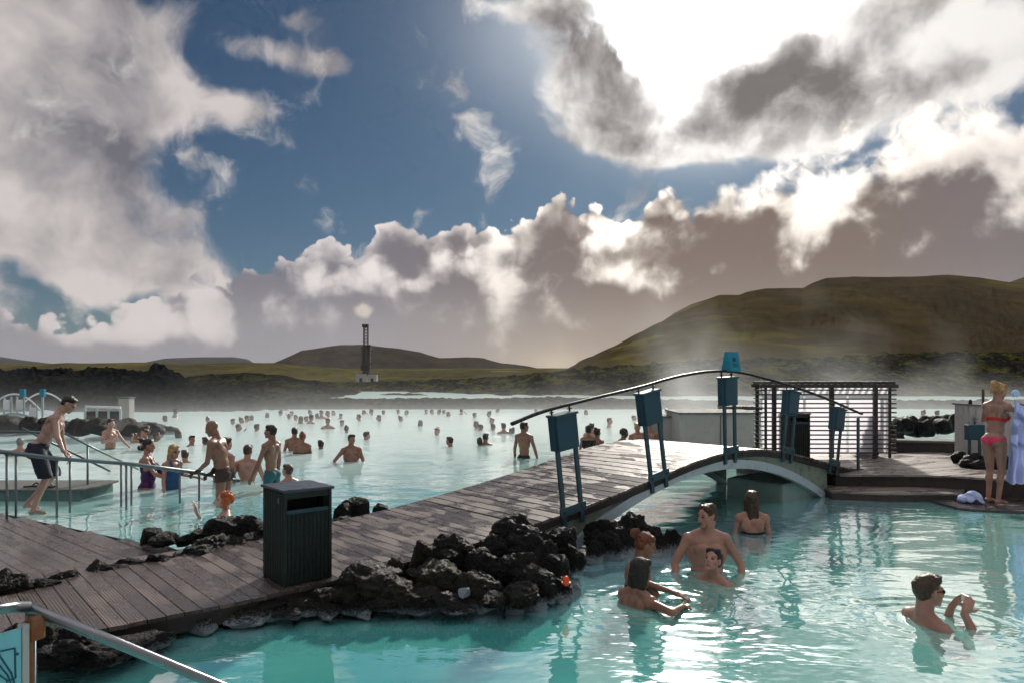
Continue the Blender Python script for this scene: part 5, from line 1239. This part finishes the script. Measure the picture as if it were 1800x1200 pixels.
# --- bald man leaning on the end of the rail
base = Vector((-4.50, 11.35, 0)); Y = 11.35; rz = 84
zb_ = HC + (HY - 738) / F * Y - 1.70; base.z = zb_
h1 = local(Vector((-4.86, 11.22, .475)), base, rz); h2 = local(Vector((-4.70, 11.36, .43)), base, rz)
b = Body('m', 1.07, lean=15, yaw=6, pitch=-14, hair='bald', skin='tan', vox=.010, cut=.25, detail=True, wear=[('swimming_trunks', 'brown', trunks(.80, .99), .008)],
         arms={-1: (h1, (-.5, -.3, .7), .9, (0, 0, -1), (0, 1, -.3)), 1: (h2, (.5, -.4, .7), .9, (0, 0, -1), (0, 1, -.3))})
put(b, 372, 738, Y, rz, 'bald tanned man in brown trunks leaning with both hands on the rail end')
bm_ = None
# --- the two women in swimsuits at the rail
b = Body('w', 1.12, yaw=-8, pitch=-8, hair='bun', hcol='dark', skin='light', vox=.0105, detail=True, wear=[('swimsuit', 'purple', suit(), .007)], scale=.97,
         arms={1: ((.16, .38, 1.06), (.5, -.3, 1.0), .4, (0, 0, -1)), -1: ((-.10, .36, 1.02), (-.5, -.3, .9), .4, (0, 0, -1))})
put(b, 262, 770, 12.5, -78, 'dark-haired woman in a purple swimsuit standing in the water behind the ramp rail')
b = Body('w', 1.1, yaw=-6, pitch=-4, hair='bob', hcol='blonde', skin='light', vox=.0105, detail=True, wear=[('swimsuit', 'blue', suit(), .007)], scale=.97, lean=4,
         arms={1: ((.34, .22, .86), (.5, -.3, 1.0), .3, (0, 0, -1)), -1: ((-.45, .12, 1.12), (-.4, -.3, 1.0), .4, (0, 0, -1))})
put(b, 306, 780, 12.4, -112, 'blonde woman in a blue swimsuit with sunglasses beside the purple-suited woman')
sgm = bmesh.new()
for q in (-1, 1): ell(sgm, b.Hm @ Vector((q * .032, .082, .006)), (.024, .010, .017), b.Hm.to_3x3(), 2)
cap(sgm, b.Hm @ Vector((-.07, .05, .012)), b.Hm @ Vector((-.05, .085, .012)), .004, .004, 6); cap(sgm, b.Hm @ Vector((.07, .05, .012)), b.Hm @ Vector((.05, .085, .012)), .004, .004, 6)
bm_obj('sunglasses', sgm, MAT['lens'], b.obj, True)
# --- redhead close to the rocks
Y = 10.0; rz = 118; base = Vector(((397 - 900) / F * Y, Y, HC + (HY - 862) / F * Y - 1.753)); hd = local(Vector((-4.22, 9.9, .10)), base, rz)
b = Body('w', 1.0, yaw=0, pitch=10, hair='curly', hcol='red', skin='pale', vox=.009, detail=True, arms={1: (hd, hd + Vector((.1, -.5, -.3)), .45, (0, 1, .4), (-.1, .1, 1)), -1: ((-.25, .2, 1.1), (-.5, -.2, 1), .3, (0, 0, -1))})
put(b, 393, 862, Y, rz, 'red-haired curly woman low in the water raising one hand beside the black rocks')
# --- others standing in the left pool
def std(sex, px, yt, Y, rz, label, vox=.014, **k):
    sc = k.pop('scale', 1.0); k.setdefault('wear', [SW] if sex == 'm' else [('bikini_top', 'black', bikini_top, .007)])
    b = Body(sex, k.pop('fat', 1.0), vox=vox, scale=sc, **k); put(b, px, yt, Y, rz, label); return b
std('m', 436, 780, wl(843), 4, 'broad-shouldered man with his back turned, chest-deep in the pool behind the bin', .011, fat=1.08, hcol='brown', skin='pale', arms={1: ((.36, .02, .85), (.6, -.3, 1.1), .3, (-1, 0, 0)), -1: ((-.36, .02, .85), (-.6, -.3, 1.1), .3, (1, 0, 0))})
std('m', 475, 745, wl(858), 74, 'slim dark-haired man standing waist-deep just left of the bin, facing left', .010, fat=.92, hcol='dark', skin='tan', detail=True, yaw=10, wear=[('swimming_trunks', 'teal', trunks(.76, .985), .007)], arms={-1: ((-.30, .22, .78), (-.5, -.3, 1.0), .4, (1, 0, 0)), 1: ((.25, .05, .82), (.5, -.3, 1.0), .4, (-1, 0, 0))})
std('m', 505, 814, wl(845), 60, 'man up to his neck in the water directly above the bin lid, looking left', .011, hcol='brown', skin='light', pitch=8)
std('m', 399, 767, wl(840) - .4, -30, 'man half hidden behind the bald man at the rail', .013, hcol='brown', skin='light', lean=6)
std('m', 195, 735, wl(788), -110, 'bare-chested man gesturing chest-deep in front of the left rock islet', .013, fat=1.1, hcol='dark', skin='pale', arms={-1: ((-.30, .32, 1.0), (-.5, -.2, 1.0), .4, (0, 0, -1)), 1: ((.2, .3, 1.25), (.5, -.2, 1.0), .6, (0, 0, 1))})
std('m', 36, 768, wl(800), 20, 'pale man mostly hidden behind the man in dark shorts', .014, hcol='grey', skin='pale')
std('m', 518, 750, wl(791), 10, 'dark-haired man of the embracing couple in the middle of the left pool', .013, hcol='dark', skin='tan', lean=3)
std('w', 532, 758, wl(796), 8, 'light-haired woman with her hair up in the couple in the middle of the left pool', .013, hair='up', hcol='auburn', skin='tan')
std('m', 618, 762, wl(810), -150, 'stocky tanned man with arms half raised out of the water, alone in mid pool', .012, fat=1.16, hcol='dark', skin='tan', arms={-1: ((-.16, .34, 1.02), (-.5, -.1, 1.0), .5, (0, 0, -1)), 1: ((.42, .06, .95), (.6, -.3, 1.2), .4, (-1, 0, 0))})
std('m', 922, 740, wl(804), -30, 'slim dark-haired man standing waist-deep under the left tip of the bridge handrail', .012, fat=.94, hcol='dark', skin='tan', yaw=-35, arms={1: ((.30, .10, .88), (.6, -.3, 1.1), .3, (-1, 0, 0))})
std('w', 254, 752, wl(790), 150, 'woman with raised arms in the water before the right tip of the left islet', .014, hcol='brown', hair='up', arms={1: ((.20, .2, 1.55), (.5, 0, 1.3), .5, (0, 1, 0)), -1: ((-.20, .2, 1.5), (-.5, 0, 1.3), .5, (0, 1, 0))})
std('m', 325, 789, wl(812), 30, 'head of a man turned away, right behind the blonde woman in blue', .013, hcol='brown')
std('m', 564, 772, wl(788), 20, 'dark round head low in the water between the couple and the stocky man', .014, hcol='dark', skin='tan')
std('m', 576, 734, wl(753), 180, 'bather with spread arms behind the couple in the middle of the pool', .016, hcol='dark', skin='tan', arms={1: ((.48, .1, 1.28), (.6, -.3, 1.1), .2, (0, 0, -1)), -1: ((-.48, .1, 1.28), (-.6, -.3, 1.1), .2, (0, 0, -1))})
std('m', 645, 757, wl(772), -60, 'dark head just right of and beyond the stocky man in mid pool', .015, hcol='dark')
std('m', 790, 766, wl(784), 60, 'dark head of a lone bather in the open water left of the boardwalk', .014, hcol='dark', skin='tan')
std('w', 768, 751, wl(764), 160, 'pale-faced lone head behind the dark head in the open water', .015, hcol='brown', hair='up')
std('m', 854, 760, wl(781), -20, 'taller bather of the pair left of the bridge handrail tip', .014, hcol='dark', skin='tan')
std('w', 843, 768, wl(782), 10, 'shorter bather of the pair left of the bridge handrail tip', .014, hcol='dark', hair='up', skin='tan')
std('m', 885, 742, wl(761), 20, 'dark bather of the second pair just left of the handrail tip', .015, hcol='dark', skin='tan')
std('w', 899, 751, wl(761), 60, 'small head of the second pair nearest the handrail tip', .015, hcol='dark', hair='up', skin='tan')
std('w', 1034, 747, wl(791), 5, 'dark-haired woman in a dark top beside the first blue box pair, seen from behind', .013, hcol='dark', hair='up', skin='tan', wear=[('swimsuit', 'black', lambda c: .85 < c.z < 1.38 and abs(c.x) < .17, .007)])
std('m', 1040, 742, wl(774), -10, 'head just behind the woman in the dark top', .015, hcol='brown')
std('w', 1050, 751, wl(789), -40, 'woman with bare shoulders right of the woman in the dark top', .013, hcol='dark', hair='up', skin='tan')
std('m', 1098, 752, wl(789), -70, 'tousled dark-haired man in profile above the far edge of the bridge deck', .013, hcol='dark', hair='curly', skin='tan', lean=4)
std('m', 1120, 742, wl(786), 10, 'pink-backed man left of the second post pair of the bridge', .014, fat=1.05, hcol='blonde', skin='light')
std('m', 1141, 739, wl(786), -5, 'pink-backed broad man seen between the posts of the second post pair', .014, fat=1.15, hcol='blonde', skin='light')
std('w', 1206, 752, wl(789), 30, 'long-haired bather in the steam in front of the long low grey hut', .014, hcol='brown', hair='long', skin='light')
std('m', 1326, 757, wl(790), 60, 'blurred bather in the steam at the right end of the long low grey hut', .015, hcol='brown')
std('w', 1190, 737, wl(757), 90, 'small bather in the gap between the two grey huts', .016, hcol='brown', hair='up')
std('m', 1072, 733, wl(750), -110, 'bather with an outstretched arm in the bright water beyond the bridge', .016, hcol='brown', arms={-1: ((-.55, .25, 1.36), (-.6, -.3, 1.2), .2, (0, 0, -1))})

# --- the right-hand pool
rz = -84; Y = 5.8
mk('camera_grey', m_paint((.45, .47, .50), .3, .6, .1)); 
b = Body('m', 1.0, yaw=0, pitch=2, hair='quiff', hcol='brown', skin='light', vox=.0062, detail=True, crown=1.02, cut=.9,
         scale=1.1,
         arms={1: ((.115, .20, 1.50), (.35, .02, 1.05), .75, (-.8, .3, 0), (-.15, .55, .75)), -1: ((-.075, .25, 1.49), (-.30, .10, 1.05), .75, (.8, .3, 0), (.25, .5, .75))})
put(b, 1633, 1007, Y, rz, 'man in sunglasses up to his neck in turquoise water, holding up a small camera')
sgm = bmesh.new()
for q in (-1, 1): ell(sgm, b.Hm @ Vector((q * .032, .084, .004)), (.025, .009, .018), b.Hm.to_3x3(), 2); cap(sgm, b.Hm @ Vector((q * .074, -.02, .012)), b.Hm @ Vector((q * .056, .080, .012)), .004, .004, 6)
bm_obj('sunglasses', sgm, MAT['lens'], b.obj, True)
w1, d1, _ = b.hands[1]; w2, d2, _ = b.hands[-1]; cpos = (w1 + d1 * .095 + w2 + d2 * .095) / 2 + Vector((0, .004, .004)); cw_ = Matrix.Translation(b.obj.location) @ Matrix.Rotation(R(rz), 4, 'Z') @ Matrix.Scale(1.1, 4) @ Vector((cpos.x, cpos.y, cpos.z, 1))
cm = thing('compact_camera', 'small silver compact camera held up by the man in sunglasses', 'camera', (cw_.x, cw_.y, cw_.z), R(rz))
bm = bmesh.new(); bx(bm, (0, 0, 0), (.092, .022, .056), None, .006); bm_obj('camera_body', bm, MAT['camera_grey'], cm)
bm = bmesh.new(); bx(bm, (0, -.0125, -.002), (.062, .003, .042), None, .001); bm_obj('screen', bm, MAT['white_paint'], cm)
bm = bmesh.new(); tube(bm, [(.012, .010, 0), (.012, .028, 0)], .019, 16); bm_obj('lens', bm, MAT['lens'], cm, True)
# big man and the woman in front of him
rz = 176
b = Body('m', 1.24, yaw=-58, pitch=-4, hair='short', hcol='brown', skin='light', vox=.008, detail=True, cut=.6, crown=1.05,
         arms={1: ((.30, .20, .95), (.6, -.1, 1.1), .4, (0, 0, -1)), -1: ((-.30, .20, .95), (-.6, -.1, 1.1), .4, (0, 0, -1))})
put(b, 1243, 884, 7.35, rz, 'heavy-set bare-chested man standing in the right pool, head turned left')
b = Body('w', 1.0, yaw=12, pitch=26, hair='short', hcol='dark', skin='light', vox=.0072, detail=True, cut=.8, scale=.96, wear=[('bikini_top', 'black', bikini_top, .006)])
put(b, 1253, 962, 6.9, 128, 'dark-haired woman lying back in the water in front of the heavy-set man')
# the two women by the rocks
rz = -84
b = Body('w', 1.0, yaw=-6, pitch=-16, lean=10, hair='bun', hcol='auburn', skin='tan', vox=.0072, detail=True, cut=.7, scale=.98, wear=[('bikini_top', 'black', bikini_top, .006)],
         arms={1: ((.22, .42, 1.16), (.5, -.1, 1.1), .4, (0, 0, -1)), -1: ((-.15, .44, 1.18), (-.5, 0, 1.1), .4, (0, 0, -1))})
put(b, 1135, 934, 6.75, rz, 'woman with auburn hair in a messy bun looking down, beside the outermost lava rock')
rz = -52; Y = 6.27; base = Vector(((1122 - 900) / F * Y - .02, Y - .02, HC + (HY - 978) / F * Y - 1.753 * .98))
e1_ = local(Vector((1.43, 6.42, .045)), base, rz, .98); e2_ = local(Vector((1.42, 6.12, .02)), base, rz, .98)
b = Body('w', .98, yaw=-4, pitch=-10, lean=6, hair='bob', hcol='dark', skin='tan', vox=.0068, detail=True, cut=.8, scale=.98, wear=[('bikini_top', 'red', bikini_top, .006)],
         arms={1: (e2_, e2_ + Vector((.4, -.5, .05)), .3, (0, 0, -1)), -1: (e1_, e1_ + Vector((-.4, -.3, .05)), .3, (0, 0, -1))})
put(b, 1127, 978, Y, rz, 'dark-haired woman with both forearms stretched along the water surface')
b = Body('w', .94, yaw=-20, hair='long', hcol='brown', skin='light', vox=.0085, cut=.7, scale=.97, wear=[('bikini_top', 'black', bikini_top, .006)])
put(b, 1322, 860, wl(936), -12, 'long-haired slim woman seen from behind in the shade below the bridge end')
# --- woman in the pink bikini with the robe
rz = -66; Y = 10.85
b = Body('w', .98, lean=8, yaw=-14, pitch=-14, hair='pony', hcol='blonde', skin='light', vox=.0085, cut=0, detail=True, scale=1.0, wear=[('bikini_bottom', 'pink', bikini_bot, .007), ('bikini_top', 'red', bikini_top, .007)],
         arms={1: ((.04, .46, 1.42), (.5, -.1, 1.1), .9, (0, 0, -1), (-.1, 1, .2)), -1: ((-.22, .44, 1.20), (-.5, -.1, 1.0), .9, (0, 0, -1), (0, 1, .1))}, legs={1: ((.085, .03, .49), (.075, -.03, .085)), -1: ((-.095, .05, .49), (-.10, .02, .085))})
b.scale = 1.02
hx = Matrix.Rotation(R(rz), 3, 'Z') @ Vector((b.hc.x, b.hc.y, 0)) * b.scale
b.place('blonde woman in a pink bikini standing on the wet landing and holding up a robe', ((1757 - 900) / F * Y - hx.x, Y - hx.y, .035), rz)
wr = b.hands[1][0] + b.hands[1][1] * .09; wq = Matrix.Translation(b.obj.location) @ Matrix.Rotation(R(rz), 4, 'Z') @ Matrix.Scale(1.02, 4) @ wr.to_4d()
# robe: a draped sheet with deep folds hanging from her hands
def drape(name, label, cat, x0, x1, Y, zt, zb, mat, seed=1, amp=.05, nf=7, flare=.25):
    t = thing(name, label, cat, ((x0 + x1) / 2, Y, zt)); bm = bmesh.new(); N, M_ = 90, 60; g = []
    for j in range(M_ + 1):
        v = j / M_; row = []
        for i in range(N + 1):
            u = i / N; fl = 1 + flare * v; cx = (x0 + x1) / 2; hw = (x1 - x0) / 2
            x = cx + (u * 2 - 1) * hw * (fl + .09 * math.sin(v * 5 + seed)) - .08 * v
            fo = math.sin(u * nf * math.pi * 2 / 2 + 1.2 * math.sin(v * 2.2 + seed)) * amp * (.35 + v) + noise.noise(Vector((u * 6, v * 4, seed))) * .05
            z = zt + (zb - zt) * v + (.05 * noise.noise(Vector((u * 5, 0, seed))) + .03 * math.sin(u * nf * 3.1)) * v - .10 * math.sin(u * math.pi) * (1 - v) ** 3
            row.append(bm.verts.new((x, Y + fo + .10 * (u - .5), z)))
        g.append(row)
    for j in range(M_):
        for i in range(N): bm.faces.new((g[j][i], g[j][i+1], g[j+1][i+1], g[j+1][i]))
    bmesh.ops.solidify(bm, geom=bm.faces[:], thickness=.012)
    c = bm_obj('cloth', bm, MAT[mat], None, True); under(t, c); return t
rb = drape('bathrobe', 'long lavender bathrobe hanging from the hands of the woman in the pink bikini', 'bathrobe', at(1783, 0, 10.5).x, at(1818, 0, 10.5).x, 10.52, at(0, 700, 10.5).z, at(0, 846, 10.5).z, 'lavender_cloth', 2, .045, 6, .45)
bm = bmesh.new(); p0 = at(1786, 690, 10.5); ell(bm, p0, (.05, .035, .05), None, 3)
for i in range(14): a = rr.uniform(0, 6.28); ell(bm, p0 + Vector((.045 * math.cos(a), rr.uniform(-.02, .02), .035 * math.sin(a) - .01)), (.022, .02, .024), None, 2)
m_ = remesh(bm, .010, 3); c = mesh_obj('collar', m_, None, MAT['towel_cloth'], True); c.location = (0, 0, 0); under(rb, c)
# crumpled towel on the step
tw = at(1709, 890, 10.95); bm = bmesh.new()
for i in range(26): a = rr.uniform(0, 6.28); r_ = rr.uniform(0, 1); ell(bm, (r_ * .17 * math.cos(a), r_ * .12 * math.sin(a), .05 + (1 - r_) * rr.uniform(.02, .11)), (rr.uniform(.04, .09), rr.uniform(.04, .08), rr.uniform(.025, .05)), Euler((rr.uniform(-.6, .6), rr.uniform(-.6, .6), rr.uniform(0, 3))).to_matrix(), 2)
m_ = remesh(bm, .012, 2)
for v in m_.vertices: v.co += v.normal * (.018 * noise.noise(v.co * 11) + .008 * noise.noise(v.co * 29))
c = mesh_obj('towel', m_, None, MAT['towel_cloth'], True); c.location = (tw.x, 10.95, .03); tag(c, 'crumpled blue-lavender towel lying at the edge of the wet landing', 'towel')
# blurred visitor behind the frosted screen
b = Body('m', 1.15, hair='short', hcol='dark', skin='light', vox=.016, cut=0, wear=[('robe', 'white', lambda c: .35 < c.z < 1.10 and abs(c.x) < .32, .05), ('red_top', 'red', lambda c: 1.02 < c.z < 1.40 and abs(c.x) < .22, .04)])
b.place('visitor in a red top and white robe blurred behind the frosted slatted screen', (at(1518, 0, 14.9).x, 14.85, -.28), 40)

# --- the far bathers, a few pixels each
kinds = []
for (sx, hr, hc_, sk, ar) in (('m', 'short', 'dark', 'tan', None), ('w', 'up', 'dark', 'tan', None), ('m', 'short', 'brown', 'dark', {1: ((.42, .15, 1.30), (.6, -.3, 1.2), .3, (0, 0, -1))}), ('w', 'bob', 'brown', 'tan', None), ('m', 'short', 'dark', 'tan', {1: ((.15, .25, 1.5), (.5, 0, 1.2), .4, (0, 1, 0)), -1: ((-.3, .2, 1.1), (-.5, -.2, 1), .3, (0, 0, -1))})):
    b = Body(sx, 1.0, hair=hr, hcol=hc_, skin=sk, vox=.021, cut=.75, arms=ar, wear=[('swimsuit', 'black', lambda c: c.z < 1.15, .008)] if sx == 'w' else [SW]); kinds.append(b)
far = [(409, 737, 745), (424, 735, 743), (434, 729, 741), (442, 732, 738), (419, 744, 757), (451, 744, 757), (508, 729, 736), (520, 728, 738), (529, 730, 744), (538, 732, 740), (547, 728, 744), (557, 727, 735), (565, 720, 735), (576, 721, 733),
       (599, 727, 735), (601, 738, 748), (609, 747, 760), (631, 727, 739), (666, 728, 740), (493, 720, 730), (235, 760, 777), (244, 768, 777), (275, 759, 775), (313, 754, 769), (337, 764, 782), (361, 768, 781), (365, 733, 741), (308, 717, 733),
       (290, 729, 740), (653, 718, 729), (674, 720, 728), (704, 730, 740), (715, 722, 728), (739, 737, 748), (749, 721, 727), (759, 720, 727), (772, 719, 728), (780, 720, 727), (788, 723, 731), (811, 717, 728), (834, 724, 734), (860, 722, 733),
       (865, 733, 744), (837, 739, 752), (845, 745, 756), (867, 744, 755), (875, 718, 724), (942, 718, 725), (1030, 719, 728), (1114, 729, 738), (1172, 717, 727), (1623, 720, 742), (1647, 720, 742), (586, 722, 729), (640, 721, 728), (513, 722, 730), (545, 720, 729), (700, 720, 727), (470, 726, 733)]
rf = random.Random(5)
for i, (px, yt, yw) in enumerate(far):
    src = kinds[i % 5]; Y = min(38.0, wl(yw)); rz = rf.uniform(0, 360); ztop = HC + (HY - yt) / F * Y
    if i < 5: o = src.place('', (0, 0, 0), 0)
    else:
        o = kinds[i % 5].obj.copy(); C.objects.link(o)
        for ch in list(kinds[i % 5].obj.children): c = ch.copy(); C.objects.link(c); c.parent = o
    o.location = ((px - 900) / F * Y, Y, max(ztop, .22) - 1.75); o.rotation_euler = (0, 0, R(rz))
    mid = 'small head of a bather scattered far across the misty left pool' if px < 1000 else 'faint head of a bather in the bright steam beyond the bridge'
    tag(o, mid, 'person', 'far bathers across the left pool' if px < 1000 else 'far bathers in the steam beyond the bridge')
# ---------------------------------------------------------------- steam over the warm water
def m_steam(nt, out):
    v = nt.node('ShaderNodeVolumePrincipled'); v.inputs['Color'].default_value = (.97, .98, 1, 1); v.inputs['Anisotropy'].default_value = .45
    p = nt.pos(); x, y, z = nt.xyz(p)
    q = nt.v('MULTIPLY', p, (0.20, 0.12, 0.16)); n = nt.noise(nt.v('ADD', q, nt.comb(z * 0.06, 0, 0)), 1.0, 3, 0.55)
    low = nt.m('EXPONENT', z * -2.6) * 0.034
    right = nt.sm(x, -2, 7, 0.07, 1.0)
    plume = nt.sm(n - z * 0.028, 0.47, 0.72) * nt.sm(z, 0.0, 1.0, 0.3, 1.0) * 0.034 * right
    fade = nt.sm(z, 6.3, 3.5) * nt.sm(y, 17, 23) * nt.sm(y, 50, 42)
    nt.set(v.inputs['Density'], (low + plume) * fade); nt.l.new(v.outputs[0], out.inputs['Volume'])
bm = bmesh.new(); bx(bm, (0, 33.5, 3.27), (90, 34, 6.5))
o = bm_obj('steam', bm, material('steam_air', m_steam)); tag(o, kind='stuff')
scene.cycles.volume_step_rate = 0.35; scene.cycles.volume_max_steps = 64
